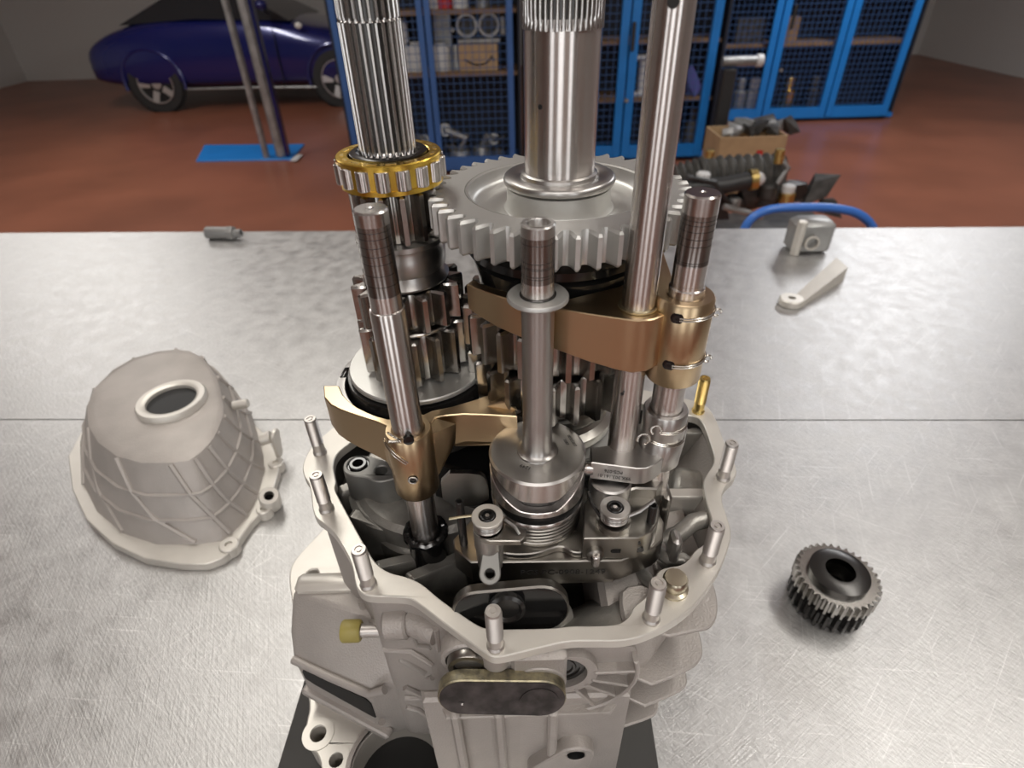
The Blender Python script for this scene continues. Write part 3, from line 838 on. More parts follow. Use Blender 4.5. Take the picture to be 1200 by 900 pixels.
# ---- shift rails
YL = .25
def rail(name, label, px, py, Y, prof, hole=0.0, m=('steel',), worn=None):
    x = axis_x(px, py, Y)
    t = thing(name, label, 'shift rail', (x, Y, prof[0][1]))
    MB().lathe(prof, (x, Y, 0), n=48).build('rail', m[0], t)
    return t, x
lz = .464
rl, lx = rail('shift_rail', 'left steel shift rail with stepped worn tip, standing through the left bronze fork', 457, 380, YL,
    [(0, .19), (.0088, .19), (.0088, .4140), (.0085, .4147), (.0078, .4150), (.0078, .4232)])
MB().lathe([(.0078, .4232), (.0077, .4236), (.0077, .4570), (.0078, .4574)], (lx, YL, 0), n=48).build('worn_band', 'worn', rl)
MB().lathe([(.0078, .4574), (.0078, lz - .0008), (.0070, lz), (.0018, lz), (.0012, lz - .001), (0, lz - .001)], (lx, YL, 0), n=48).build('rail_tip', 'ground', rl)
MB().cyl((lx, YL, lz - .0009), .0012, .0004, n=16).build('centre_mark', 'blackmatt', rl)
YRR = .255
rz = .4650
rr_, rx = rail('shift_rail', 'right steel shift rail with worn tip, standing through the wire locked bronze sleeve', 806, 330, YRR,
    [(0, .20), (.0087, .20), (.0087, .4190), (.0080, .4196), (.0080, .4320)])
MB().lathe([(.0080, .4320), (.00795, .4322), (.00795, .4560), (.0080, .4563)], (rx, YRR, 0), n=48).build('worn_band', 'worn', rr_)
MB().lathe([(.0080, .4563), (.0080, rz - .0008), (.0073, rz), (.0018, rz), (.0012, rz - .001), (0, rz - .001)], (rx, YRR, 0), n=48).build('rail_tip', 'ground', rr_)
MB().cyl((rx, YRR, rz - .0009), .0012, .0004, n=16).build('centre_mark', 'blackmatt', rr_)
YC = .256
ro_, cx = rail('long_rail', 'tall bare steel rod rising out of the top of the picture through the right fork', 769, 180, YC,
    [(0, .20), (.0083, .20), (.0083, .64), (0, .64)])
q = Py(729, 462, YC - .0083)
MB().cyl((q.x, YC - .0084, q.z), .0009, .0006, axis=(0, 1, 0), n=12).build('oil_hole', 'blackmatt', ro_)
q = Py(789, 2, YC - .0083)
MB().cyl((q.x, YC - .0086, q.z), .0022, .0008, axis=(0, 1, 0), n=16).build('oil_hole', 'blackmatt', ro_)

def score(t, x, y, r, zs):
    b = MB()
    for z in zs: b.lathe([(r, z - .00016), (r + .00005, z - .0001), (r + .00005, z + .0001), (r, z + .00016)], (x, y, 0), n=36)
    b.build('score_lines', 'dark', t)
score(rl, lx, YL, .0077, (.4290, .4345, .4400, .4440, .4480, .4520, .4550))
score(rr_, rx, YRR, .00796, (.4215, .4330, .4340, .4420, .4455, .4490, .4520, .4540))

# ---- selector drum in the middle
YD = .245
dx = axis_x(630, 440, YD)
dr = thing('selector_drum', 'polished selector drum with zigzag cam groove and a tall hollow shaft', 'selector drum', (dx, YD, .262))
CD = (dx, YD, 0)
RD = .0280; ZD = .3225
MB().lathe([(.0095, ZD), (.0105, ZD - .0004), (.0195, ZD - .0004), (.0205, ZD), (.0268, ZD), (RD, ZD - .0012)], CD, n=72).build('drum_top', 'satin', dr)
# cam track: the groove winds round the drum
def zc(a):                                   # a = 0 faces the viewer
    k = abs(a); s = 1 if a > 0 else -1
    lo, hi = .3035, .3175
    k0, k1 = (.42, 1.25) if s > 0 else (.36, 1.5)
    t = min(1, max(0, (k - k0) / (k1 - k0))); return lo + (hi - lo) * t
n = 120; vs = []; fs = []
hw = .0042; depth_g = .0055
lev = None
rows = 8
for i in range(n):
    a = -PI + 2 * PI * i / n
    w = a - PI / 2 - .05
    z_ = zc(a)
    zs = [(ZD - .0012, RD), (min(ZD - .0013, z_ + hw + .0005), RD), (min(ZD - .0014, z_ + hw), RD - .0005), (min(ZD - .0015, z_ + hw), RD - depth_g), (z_ - hw, RD - depth_g), (z_ - hw, RD - .0005), (z_ - hw - .0005, RD), (.2955, RD)]
    for z2, r in zs: vs.append((dx + r * cos(w), YD + r * sin(w), z2))
for i in range(n):
    k = (i + 1) % n
    for j in range(rows - 1):
        if j != 3: fs.append((i * rows + j, k * rows + j, k * rows + j + 1, i * rows + j + 1))
MB().add(vs, fs).build('cam_track', 'steel', dr)
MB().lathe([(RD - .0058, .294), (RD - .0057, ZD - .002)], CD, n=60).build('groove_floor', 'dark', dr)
MB().lathe([(RD, .2955), (RD - .0006, .2945), (RD - .0022, .2940), (RD - .0022, .2895), (RD - .0004, .2890)], CD, n=72).build('drum_band', 'dark', dr)
MB().lathe([(RD - .0004, .2890), (RD, .2885), (RD, .2868), (RD - .0008, .2862), (RD - .0012, .2835)], CD, n=72).build('drum_ring', 'steel', dr)
for k in range(5):
    z1 = .2832 - k * .0028
    MB().lathe([(.018, z1 - .0022), (.0264, z1 - .0022), (.0270, z1 - .0016), (.0270, z1 - .0006), (.0264, z1), (.018, z1), (.018, z1 - .0022)], CD, n=64).build('spring_washer', 'dkplate', dr)
MB().lathe([(0, .258), (.020, .258), (.020, .27), (.018, .284), (0, .284)], CD, n=40).build('drum_core', 'dark', dr)
MB().lathe([(.0120, ZD - .0005), (.0116, ZD + .0007), (.0100, ZD + .0014), (.0090, ZD + .0030), (.0086, ZD + .006), (.0081, ZD + .020), (.0080, .405), (.0082, .4195)], CD, n=48).build('drum_shaft', 'satin', dr)
zt = .4572
MB().lathe([(.0079, .4225), (.0079, .4255), (.0078, .4300)], CD, n=40).build('shaft_neck', 'steel', dr)
MB().lathe([(.0078, .4300), (.00775, .4303), (.00775, .4515), (.0078, .4519)], CD, n=40).build('worn_band', 'worn', dr)
MB().lathe([(.0078, .4519), (.0078, zt - .0006), (.0072, zt), (.0054, zt), (.0048, zt - .0008), (.0046, .430), (0, .430)], CD, n=40).build('hollow_tip', 'satin', dr)
MB().lathe([(.0080, .4195), (.0138, .4195), (.0148, .4202), (.0148, .4214), (.0142, .4222), (.0088, .4222), (.0085, .4216), (.0080, .4216)], CD, n=56).build('washer', 'gear', dr)
MB().tube([(dx + .0082 * cos(2 * PI * i / 32), YD + .0082 * sin(2 * PI * i / 32), .4224) for i in range(32)], .0006, closed=True, n=8).build('snap_ring', 'dark', dr)
score(dr, dx, YD, .00776, (.4330, .4342, .4375, .4382, .4405, .4490))
# stamped number on the drum
ang = math.radians(-118)
tp = Vector((dx + .0158 * cos(ang), YD + .0158 * sin(ang), ZD + .0001))
ex = Vector((sin(ang), -cos(ang), 0))
text('1249', .0034, tp, ex, Vector((-ex.y, ex.x, 0)) , dr, 'stamped_number', thick=.00005)
ang = math.radians(18)
for k, s_ in enumerate(('00305807', '5087')):
    rr2 = .0215 - k * .0036
    tp = Vector((dx + rr2 * cos(ang), YD + rr2 * sin(ang), ZD + .0001)); ex = Vector((sin(ang), -cos(ang), 0))
    text(s_, .0026, tp, ex, Vector((-ex.y, ex.x, 0)), dr, 'stamped_number', thick=.00005)

# ================================================================== SHIFT FORKS
def wire(parent, c, r, z, a0, a1, curl_at=None, r_w=.00042, dz=0.0, curl=.0024, curl_dir=(0, 0, 1)):
    """one lock wire wrapped round a collar with a twisted pig-tail"""
    pts = [(c[0] + r * cos(a0 + (a1 - a0) * i / 30), c[1] + r * sin(a0 + (a1 - a0) * i / 30), z + dz * i / 30) for i in range(31)]
    MB().tube(pts, r_w, n=6).build('lock_wire', 'wire', parent)
    pts2 = [(p[0], p[1], p[2] - .0013) for p in pts]
    MB().tube(pts2, r_w, n=6).build('lock_wire', 'wire', parent)
    if curl_at is not None:
        p0 = Vector(curl_at)
        base = []
        for i in range(60):
            t = i / 59; a = 5.2 * t
            base.append(p0 + Vector((curl * cos(a) * (1 - .35 * t), -.0009 - .0004 * t, curl * sin(a) * (1 - .35 * t))))
        b = MB()
        for ph in (0, PI):
            tw = []
            for i, p in enumerate(base):
                a = ph + i * .95
                tw.append(p + Vector((.00042 * cos(a), .00042 * sin(a) * .6, .00042 * sin(a))))
            b.tube(tw, .00036, n=6)
        b.build('wire_twist', 'wire', parent)

# ---- right fork: bronze plate round the output shaft with a clamp sleeve on the right rail
ZT = .408
fr_t = thing('shift_fork', 'right bronze shift fork under the big gear, wire locked on its sleeve', 'shift fork', (mx, YS - .04, .375))
TP = [(547, 333, .3925), (560, 339, .3910), (583, 347, .3885), (610, 354, .3865), (632, 358.5, .3850), (654, 361.5, .3830), (690, 368, .3800), (728, 373.5, .3775), (748, 376, .3770), (766, 374, .3770), (784, 367, .3780)]
outer = [tuple(Pz(a, b, ZT).xy) for a, b, _ in TP]
fz = [c for _, _, c in TP]
inn = [(outer[0][0] + .0035, outer[0][1] + .0065)]
for x, y in outer[1:6]:
    inn.append((x + .001, min(y + .0075, YS - math.sqrt(max(0, .0505 ** 2 - (x + .001 - mx) ** 2)))) )
inn += [(mx + .030, YS - .0415), (mx + .044, YS - .027), (mx + .0515, YS - .004), (mx + .052, YS + .030), (mx + .066, YS + .034), (rx + .002, YRR + .03), (rx + .010, YRR + .010)]
poly = outer + list(reversed(inn))
z0l = fz + [.378, .382, .386, .386, .386, .386, .386] + [.383, .385, .3865, .3885, .391, .3925]
assert len(z0l) == len(poly), (len(z0l), len(poly))
MB().prism(poly, z0l, ZT, holes=[circ((cx, YC), .0090, 32)], bev=.0005).build('fork_body', 'bronze', fr_t)
SR = .0146
MB().lathe([(.0088, .366), (SR - .0008, .366), (SR, .367), (SR, .4135), (SR - .001, .4150), (.0096, .4150), (.0088, .4142), (.0088, .366)], (rx, YRR, 0), n=48).build('sleeve', 'bronze', fr_t)
MB().lathe([(.0084, .4081), (.0092, .4081), (.0101, .4083), (.0101, .4091), (.0092, .4095), (.0084, .4095)], (cx, YC, 0), n=36).build('rod_bush', 'bronze_edge', fr_t)
for k, (px, py) in enumerate(((793, 374), (783, 429))):
    q = Py(px, py, YRR - SR * .92)
    dv = Vector((q.x - rx, q.y - YRR, 0)).normalized()
    p = Vector((rx, YRR, q.z)) + dv * (SR - .002)
    MB().lathe([(0, .0022), (.0014, .0022), (.0032, .0019), (.0032, 0)], p, axis=dv, n=24).build('screw_hole', 'black', fr_t)
    MB().lathe([(.0008, .0023), (.0020, .0024), (.0020, .0020), (.0008, .0020), (.0008, .0023)], p, axis=dv, n=12).build('set_screw', 'dark', fr_t)
    ca = Py(831 if k == 0 else 818, 379 if k == 0 else 431, YRR - .004)
    wire(fr_t, (rx, YRR), SR + .0005, q.z + .0005, -PI * .62, -PI * .02, (rx + SR + .0008, YRR - .004, q.z - .002), curl=.0022)

# ---- left fork: bronze saddle round the synchro hub with a boss on the left rail
lf = thing('shift_fork', 'left bronze shift fork curving round the dark synchro hub', 'shift fork', (lx, YL + .02, .296))
zl = .332
OUT = [(379, 452), (380, 465.5), (387.5, 474), (398, 479.5), (410, 484), (425, 489), (441, 494), (458, 502), (470, 510), (482, 513), (494, 510), (503, 499), (510, 489), (524, 486.5), (543, 485), (575, 486), (606, 488)]
BOT = [.312, .309, .307, .3055, .304, .3025, .300, .298, .2965, .296, .2965, .299, .303, .308, .3095, .3095, .309]
INN = [(600, 468), (582, 459), (557, 468), (530, 476), (506, 481), (495, 486), (455, 491), (441, 487.5), (430, 483), (419, 477.5), (410, 471), (402, 463), (397, 452)]
of = [Pz(a, b, zl) for a, b in OUT]; inf = [Pz(a, b, zl) for a, b in INN]
poly = [(p.x, p.y) for p in of + inf]
zb = BOT + [.309, .309, .309, .306, .303, .300, .300, .302, .303, .304, .306, .308, .312]
MB().prism(poly, zb, zl, bev=.0006).build('fork_body', 'bronze', lf)
MB().lathe([(.0089, .290), (.0126, .290), (.0134, .2915), (.0134, .336), (.0126, .3372), (.0098, .3372), (.0089, .3362), (.0089, .290)], (lx, YL, 0), n=48).build('boss', 'bronze', lf)
MB().hull([Vector((lx - .013, YL + .001, .331)), Vector((lx + .0125, YL + .001, .331)), Vector((lx - .022, YL + .016, .302)), Vector((lx - .010, YL - .002, .293)), Vector((lx + .010, YL - .002, .293)), Vector((lx + .026, YL + .010, .331)), Vector((lx + .024, YL + .014, .312)), Vector((lx, YL + .02, .300)), Vector((lx, YL + .022, .331))]).build('boss_web', 'bronze', lf)
# raised triangular nub on the right arm
q = Pz(590, 476, zl)
MB().hull([Pz(570, 476, zl), Pz(606, 481, zl), Pz(602, 468, zl), Pz(588, 470, zl + .004), Pz(592, 472, zl + .004), Pz(585, 464, zl)]).build('fork_nub', 'bronze', lf)
for k, (px, py) in enumerate(((479, 517), (484, 562))):
    q = Py(px, py, YL - .0134)
    dv = Vector((q.x - lx, q.y - YL, 0)).normalized()
    p = Vector((lx, YL, q.z)) + dv * .0120
    MB().lathe([(0, .0017), (.0014, .0017), (.0030, .0014), (.0030, -.001)], p, axis=dv, n=24).build('screw_hole', 'black', lf)
    if k == 0:
        MB().tube([Vector((lx + .0140 * cos(a), YL + .0140 * sin(a), .3345 - .011 * t)) for a, t in [(math.radians(200 + 70 * i / 20), (i / 20) ** 1.5) for i in range(21)]], .00042, n=6).build('lock_wire', 'wire', lf)
        MB().tube([Vector((lx + .0143 * cos(a), YL + .0143 * sin(a), .3325 - .010 * t)) for a, t in [(math.radians(196 + 70 * i / 20), (i / 20) ** 1.5) for i in range(21)]], .00042, n=6).build('lock_wire', 'wire', lf)
        for dx_, dz_ in ((-.009, -.0005), (-.0085, .006)):
            b = MB(); s_ = p + Vector((-.004, -.0015, 0)); e_ = p + Vector((dx_ - .002, -.001, dz_))
            for ph in (0, PI):
                b.tube([s_.lerp(e_, i / 30) + Vector((0, .0005 * cos(ph + i * .9), .0005 * sin(ph + i * .9))) for i in range(31)], .00036, n=6)
            b.build('wire_twist', 'wire', lf)
    else:
        b = MB()
        for ph in (0, PI):
            b.tube([p + dv * .0022 + Vector((.0024 * cos(i * .11), 0, .0022 * sin(i * .11))) + Vector((.0004 * cos(ph + i), 0, .0004 * sin(ph + i))) for i in range(50)], .00036, n=6)
        b.build('wire_twist', 'wire', lf)

# ---- steel selector arm clamped low on the right rail, with a follower pin in the drum groove
sa = thing('rail_selector', 'grey steel selector block with engraved part number, wired to the right rail', 'selector arm', (rx, YRR, .30))
za = .3155
AP = [(692, 524), (693, 542), (747, 549), (758, 548.5), (768, 544), (785, 530), (800, 519), (806, 500), (790, 495), (765, 503), (745, 512), (722, 521)]
MB().prism(ccw(xy(AP, za)), .3025, za, bev=.0005).build('arm_block', 'satin', sa)
MB().lathe([(.0088, .303), (.0120, .303), (.0126, .304), (.0126, .3225), (.0120, .3235), (.0120, .3240), (.0126, .3250), (.0126, .3418), (.0119, .3430), (.0095, .3430), (.0088, .3422), (.0088, .303)], (rx, YRR, 0), n=48).build('collar', 'satin', sa)
q = Pz(690, 534, .309)
MB().lathe([(0, 0), (.0042, 0), (.0042, .004), (.0034, .0042), (.0034, .012), (0, .012)], Vector((Py(694, 550, .243).x, .243, .3085)), axis=(-1, 0, 0), n=24).build('follower_pin', 'steel', sa)
wire(sa, (rx, YRR), .0129, .3345, -PI * .62, -PI * .02, None)
wire(sa, (rx, YRR), .0129, .3270, -PI * .80, -PI * .05, None, dz=-.004)
def curl(parent, p, R, tilt):
    b = MB(); base = []
    for i in range(60):
        t = i / 59; a = tilt + 4.7 * t
        base.append(Vector(p) + Vector((R * cos(a) * (1 - .3 * t), -.001 * t, R * sin(a) * (1 - .3 * t))))
    for ph in (0, PI):
        b.tube([v + Vector((.0005 * cos(ph + i * .95), 0, .0005 * sin(ph + i * .95))) for i, v in enumerate(base)], .00038, n=6)
    b.build('wire_twist', 'wire', parent)
q = Py(768, 504, YRR - .0145); curl(sa, q, .0034, -.6)
q = Py(753, 514, YRR - .014); curl(sa, q, .0042, -1.2)
# engraved number reads upside down from here
e0 = Pz(693, 542, za); e1 = Pz(747, 549, za); dd = (e1 - e0).normalized()
nrm = Vector((dd.y, -dd.x, 0))
for k, (s_, fx, fz_, sz) in enumerate((('PCS-076', .50, .0082, .0036), ('99X.303.161.01', .52, .0040, .0036))):
    p = e0.lerp(e1, fx); text(s_, sz, Vector((p.x, p.y, .3025 + fz_)) + nrm * .00025, -dd, (0, 0, -1), sa, 'engraved_number', thick=.00004, squeeze=.85)

# ================================================================== SELECTOR PLATE AND SMALL MECHANISM
se = thing('selector_plate', 'machined steel selector plate with engraved front edge, across the housing mouth', 'selector plate', (dx, YD, .24))
zp = .2655
PB = [(531, 632), (532, 643), (552, 659), (587, 659), (728, 657), (767, 641), (777, 632), (778, 612), (765, 585), (735, 570), (690, 570), (640, 575), (600, 585), (560, 600)]
PBz = [.252, .252, .249, .2465, .2465, .2465, .2475, .250, .252, .252, .252, .252, .252, .252, .252]
MB().prism(ccw(xy(PB, zp)), .2465, zp, holes=[circ((dx, YD), .0205, 40)], bev=.0007).build('base_plate', 'dkplate', se)
fa, fb = Pz(587, 659, zp), Pz(728, 657, zp)
MB().box(((fa.x * .45 + fb.x * .55) - .004, fa.y + .0035, .2445), ((fb.x - fa.x) * .95, .006, .005), bev=.0005).build('plate_step', 'dkplate', se)
ft_ = fa.lerp(fb, .52); fd_ = (fb - fa).normalized()
text('PCS PC-0908-1249', .0064, Vector((ft_.x, ft_.y, .2555)) + Vector((fd_.y, -fd_.x, 0)) * .0003, fb - fa, (0, 0, 1), se, 'engraved_number', thick=.00006, squeeze=1.02)
# raised block on the right with milled slots
zb_ = .284
UB = [(684, 631), (748, 630.5), (763, 623), (771, 612), (773, 598), (768, 584), (752, 574), (700, 572), (684, 590)]
ub = ccw(xy(UB, zb_))
MB().prism(ub, .2655, zb_, bev=.0006).build('raised_block', 'dkplate', se)
ua, uc = Pz(684, 631, zb_), Pz(748, 630.5, zb_)
for px0, px1, zc_, h in ((716, 755, .2725, .0036), (735, 750, .279, .0028)):
    x0 = Py(px0, 640, ua.y).x; x1 = Py(px1, 640, ua.y).x
    MB().prism(stadium((x0 + h / 2, zc_), (x1 - h / 2, zc_), h / 2), -.004, .0004, frame=frame_at((0, ua.y - .0002, 0), (1, 0, 0), (0, 0, 1))).build('milled_slot', 'black', se)
p = Py(699, 646, ua.y - .004)
MB().cyl((p.x, ua.y + .002, .2715), .0052, .006, axis=(0, -1, 0), n=28, bev=.001, hole=.003).build('pin_boss', 'dkplate', se)
MB().cyl((p.x, ua.y - .004, .2656), .0026, .0085, n=20, bev=.0006).build('dowel_pin', 'steel', se)
# wavy cam cover between drum and plate
wv = [(560, 622), (563, 636), (575, 645), (600, 650), (628, 649), (650, 641), (660, 640), (670, 647), (682, 648), (690, 640), (690, 628), (660, 615), (600, 612)]
MB().prism(ccw(chaikin(xy(wv, .2705), 2)), .2655, .2705, holes=[circ((dx, YD), .0205, 40)], bev=.0006).build('wavy_cover', 'dkplate', se)
# hollow roll pins
for px, py, zt2, zb2, r in ((538, 587, .303, .262, .0025), (766, 592, .298, .262, .0026)):
    q = Pz(px, py, zt2)
    MB().lathe([(0, zt2 - .004), (r * .66, zt2 - .004), (r * .66, zt2), (r * .9, zt2), (r, zt2 - .0005), (r, zb2), (0, zb2)], (q.x, q.y, 0), n=24).build('roll_pin', 'dark', se)
# upright tab behind the left pin, and dark towers at the back
MB().prism(chaikin([(0, 0), (.030, 0), (.030, .020), (.024, .026), (0, .027)], 1), -.002, .002, frame=frame_at(Pz(520, 592, .262), (1, .02, 0), (0, .15, 1))).build('upright_tab', 'dkplate', se)
MB().prism(ccw(xy([(505, 540), (570, 560), (700, 560), (690, 510), (610, 505), (530, 510)], .275)), .20, .275, bev=.002).build('rear_block', 'black', se)
# cross slide behind the right detent
MB().prism(ccw(xy([(690, 560), (712, 566), (735, 575), (745, 572), (770, 573), (780, 560), (770, 548), (700, 548)], .292)), .27, .292, bev=.001).build('cross_slide', 'dkplate', se)
q = Pz(716, 560, .300)
MB().cyl((q.x, q.y, .27), .0125, .030, n=36, bev=.001).build('pivot_barrel', 'satin', se)
MB().box(Pz(776, 592, .262), (.005, .020, .035), bev=.002).build('end_tab', 'dkplate', se)
MB().box(Pz(790, 640, .250), (.006, .012, .022), bev=.002).build('end_tab', 'satin', se)

def detent(name, label, px, py, zt2, y_arm, sgn):
    q = Pz(px, py, zt2)
    t = thing(name, label, 'detent lever', (q.x, q.y, .262))
    c = (q.x, q.y, 0)
    R = .0088
    MB().lathe([(.0050, zt2 - .0008), (.0050, zt2), (R - .0004, zt2), (R, zt2 - .0004), (R, zt2 - .0016), (.004, zt2 - .0016)], c, n=44).build('washer', 'machined' if sgn < 0 else 'satin', t)
    MB().lathe([(.0050, zt2 - .0008), (.0046, zt2 + .0004), (.0040, zt2 + .0008), (.0028, zt2 + .0008), (.0026, zt2 - .0006), (0, zt2 - .0006)], c, n=32).build('socket_bolt', 'black', t)
    MB().lathe([(0, zt2 - .0004), (.0013, zt2 - .0004), (.0013, zt2 + .0003), (0, zt2 + .0003)], c, n=6).build('bolt_centre', 'steel', t)
    hx = helix((q.x, q.y, zt2 - .0085), R - .0013, .0062, 4.2, n=28)
    arm_end = Vector(hx[0]) + Vector((.016 * -sgn, -.004, -.001))
    MB().tube(hx, .00085, n=8).build('coil_spring', 'satin', t)
    return t, q, R
d1, q1, R1 = detent('detent_lever', 'spring loaded detent lever with pale washer at the left of the drum', 571, 604, .3025, 0, -1)
zz = .2935
MB().lathe([(0, .262), (R1 - .0008, .262), (R1 - .0008, .2775), (R1 - .0002, .278), (R1 - .0002, zz), (0, zz)], (q1.x, q1.y, 0), n=36).build('post', 'satin', d1)
ap = [(558, 621), (562, 630), (574, 634), (610, 634), (617, 628), (617, 620), (590, 612), (565, 608)]
MB().prism(ccw(xy(ap, zz)), zz - .004, zz, bev=.0005).build('lever_plate', 'dkplate', d1)
e = Pz(574, 672, .272)
fe = frame_at((e.x, e.y, .2715), (1, 0, 0), (0, .75, .66))
MB().prism(stadium((0, 0), (.001, .016), .0062, .0042), -.0035, 0, holes=[circ((0, 0), .0027, 24)], bev=.0006, frame=fe).build('eye_tab', 'matte', d1)
sp_ = Vector((q1.x - R1 * .6, q1.y + .003, .300))
MB().tube([sp_ + Vector((.004, 0, 0)), sp_ + Vector((-.010, .000, -.0015)), sp_ + Vector((-.0165, .000, -.003))], .00085, n=8).build('spring_leg', 'bronze_edge', d1)
MB().tube([Pz(592, 609, .297), Pz(604, 618, .2965), Pz(609, 626, .294)], .0009, n=8).build('spring_leg', 'satin', d1)
d2, q2, R2 = detent('detent_lever', 'dark spring loaded detent lever at the right of the drum under the steel arm', 721, 594, .2985, 0, 1)
MB().lathe([(0, .284), (R2 + .001, .284), (R2 + .001, .2885), (0, .2885)], (q2.x, q2.y, 0), n=36).build('post', 'dkplate', d2)
MB().tube([Pz(690, 577, .296), Pz(694, 590, .294), Pz(704, 606, .291)], .0011, n=8).build('spring_leg', 'dark', d2)
MB().tube([Pz(733, 606, .292), Pz(750, 599, .294), Pz(767, 586, .300)], .0011, n=8).build('spring_leg', 'satin', d2)

# retainer block bolted down at the left
rb = thing('retainer_block', 'polished steel retainer block with a black socket bolt inside the left of the housing', 'retainer block', tuple(Pz(430, 560, .242)))
zq = .262
RP = [(402, 552), (402, 543), (408, 537), (415, 534), (428, 533), (440, 536), (470, 545), (472, 558), (455, 563), (445, 565), (436, 563), (428, 559), (416, 558), (406, 556)]
hq = Pz(446.5, 551, zq); hb = Pz(419.5, 543.5, zq)
MB().prism(ccw(chaikin(xy(RP, zq), 2)), .236, zq, holes=[circ((hq.x, hq.y), .0046, 28), circ((hb.x, hb.y), .0076, 28)], bev=.0007).build('block_body', 'matte', rb)
MB().lathe([(0, .252), (.0075, .252), (.0075, .2605), (.0066, .2605), (.0064, .2622), (.0058, .2628), (.0040, .2628), (.0036, .2615), (.0034, .257), (0, .257)], (hb.x, hb.y, 0), n=32).build('socket_bolt', 'black', rb)
MB().cyl((hq.x, hq.y, .237), .0046, .002, n=20).build('bolt_hole', 'blackmatt', rb)
# seal collar at the foot of the left rail
sc = MB().tube([(lx + .0125 * cos(2 * PI * i / 30), YL + .0125 * sin(2 * PI * i / 30), .2475 + .0008 * sin(i * 2.1)) for i in range(30)], .0026, n=8, closed=True)
sc.cyl((lx, YL, .19), .0125, .056, n=28)
tag(sc.build('seal_collar', 'black', origin=(lx, YL, .19)), 'black oily collar around the foot of the left shift rail', 'seal')

# inner lever (dark stadium) behind the rim front
il = thing('inner_lever', 'dark oily oblong lever inside the housing behind the front stud', 'lever', (0, .19, .2))
a_, b_ = Py(562, 707, .197), Py(633, 703, .197)
MB().prism(stadium((a_.x, 0), (b_.x, b_.z - a_.z), .0155, .0165), 0, .008, bev=.001, frame=frame_at((0, .197, a_.z), (1, 0, 0), (0, .25, 1))).build('lever_plate', 'dkplate', il)
MB().prism(stadium((a_.x, 0), (b_.x, b_.z - a_.z), .0142, .0152), .0078, .0084, frame=frame_at((0, .197, a_.z), (1, 0, 0), (0, .25, 1))).build('lever_face', 'black', il)
q = Py(594, 716, .186)
MB().lathe([(0, 0), (.010, 0), (.0105, .001), (.0105, .004), (.0085, .005), (.007, .003), (0, .003)], (q.x, .190, q.z), axis=(0, -1, .2), n=32).build('lever_bush', 'dark', il)

# outer selector lever on the front of the housing
ol = thing('outer_lever', 'scuffed dark oblong lever plate on the front of the housing below the rim', 'lever', (0, .15, .2))
YF = .1640
a_, b_ = Py(539, 820, YF - .008), Py(636, 820, YF - .008)
ffl = frame_at((0, YF, a_.z), (1, 0, 0), (0, .20, .98)); zb__ = b_.z - a_.z
rr3 = .0143
MB().prism(stadium((a_.x + .0015, 0), (b_.x - .001, zb__), rr3 * .98, rr3), .0000, .0080, bev=.0006, frame=ffl).build('lever_plate', 'lever_edge', ol)
MB().prism(stadium((a_.x + .0015, 0), (b_.x - .001, zb__), rr3 * .96 - .0008, rr3 - .0008), .0076, .0083, frame=ffl).build('lever_face', 'lever_face', ol)
MB().prism(circ((b_.x - .002, zb__ - .002), .0112, 40), .0079, .0086, frame=ffl).build('pivot_mark', 'lever_face', ol)
for px, py, r in ((541, 824, .0030), (632, 829, .0016)):
    q = Py(px, py, YF - .0082)
    MB().lathe([(0, 0), (r, 0), (r, .0004), (0, .0004)], (q.x, YF - .0086 + .0002, q.z), axis=(0, -1, 0), n=20).build('centre_hole', 'blackmatt', ol)
    MB().sphere((q.x + .0003, YF - .0088, q.z + .0005), .0011, 12).build('centre_pin', 'ground', ol)
# cast boss the lever pivots in, and the round eye left of it
q = Py(634, 790, YF)
b = MB()
b.lathe([(0, 0), (.0150, 0), (.0158, -.001), (.0158, -.020), (0, -.020)], (b_.x - .0015, YF + .0002, b_.z + .002), axis=(0, -1, 0), n=48)
b.box((b_.x - .0015, YF + .0085, .228), (.0312, .015, .028), bev=.002)
b.build('lever_boss', 'cast', H)
b = MB(); b.lathe([(.0085, 0), (.0115, 0), (.0122, -.001), (.0122, -.0045), (.0112, -.005), (.0112, -.007), (.0130, -.0075), (.0130, -.012), (.0085, -.012), (.0085, 0)], (a_.x + .005, YF + .0035, a_.z + .012), axis=(0, -1, 0), n=40)
b.build('end_eye', 'dkplate', ol)
MB().lathe([(0, -.008), (.009, -.008), (.009, -.003), (.008, -.002), (0, -.002)], (a_.x + .005, YF + .0035, a_.z + .012), axis=(0, -1, 0), n=32).build('eye_bush', 'satin', ol)
MB().lathe([(.0135, -.005), (.0155, -.005), (.0165, -.006), (.0165, -.016), (.0135, -.016)], (a_.x + .005, YF + .0035, a_.z + .010), axis=(0, -1, 0), n=40).build('eye_boss', 'cast', H)

# ================================================================== OTHER THINGS ON THE BENCH
# second housing half standing at the left
sh = thing('casing_half', 'ribbed cast aluminium casing half standing on the bench at the far left', 'gearbox casing', tuple(Pz(240, 600, 0)))
def pt(x, y, z): return Pz(x, y, z)
base = [(330, 548), (322, 575), (316, 600), (300, 610), (283, 634), (270, 655), (235, 668), (150, 655), (90, 600), (80, 520), (150, 470), (240, 470), (300, 500), (318, 520)]
bx = ccw(chaikin(xy(base, .006), 1))
MB().prism(bx, 0, .012, bev=.001).build('casing_flange', 'machined', sh)
body = [(262, 446), (292, 478), (304, 512), (312, 545), (306, 575), (296, 600), (276, 625), (255, 640), (160, 640), (100, 590), (95, 520), (150, 460), (220, 440)]
lo = chaikin(xy([(x, y) for x, y in body], .01), 1)
top = [Vector((p[0], p[1])) for p in lo]
cx_, cy_ = sum(p.x for p in top) / len(top), sum(p.y for p in top) / len(top)
mb = MB()
n = len(lo)
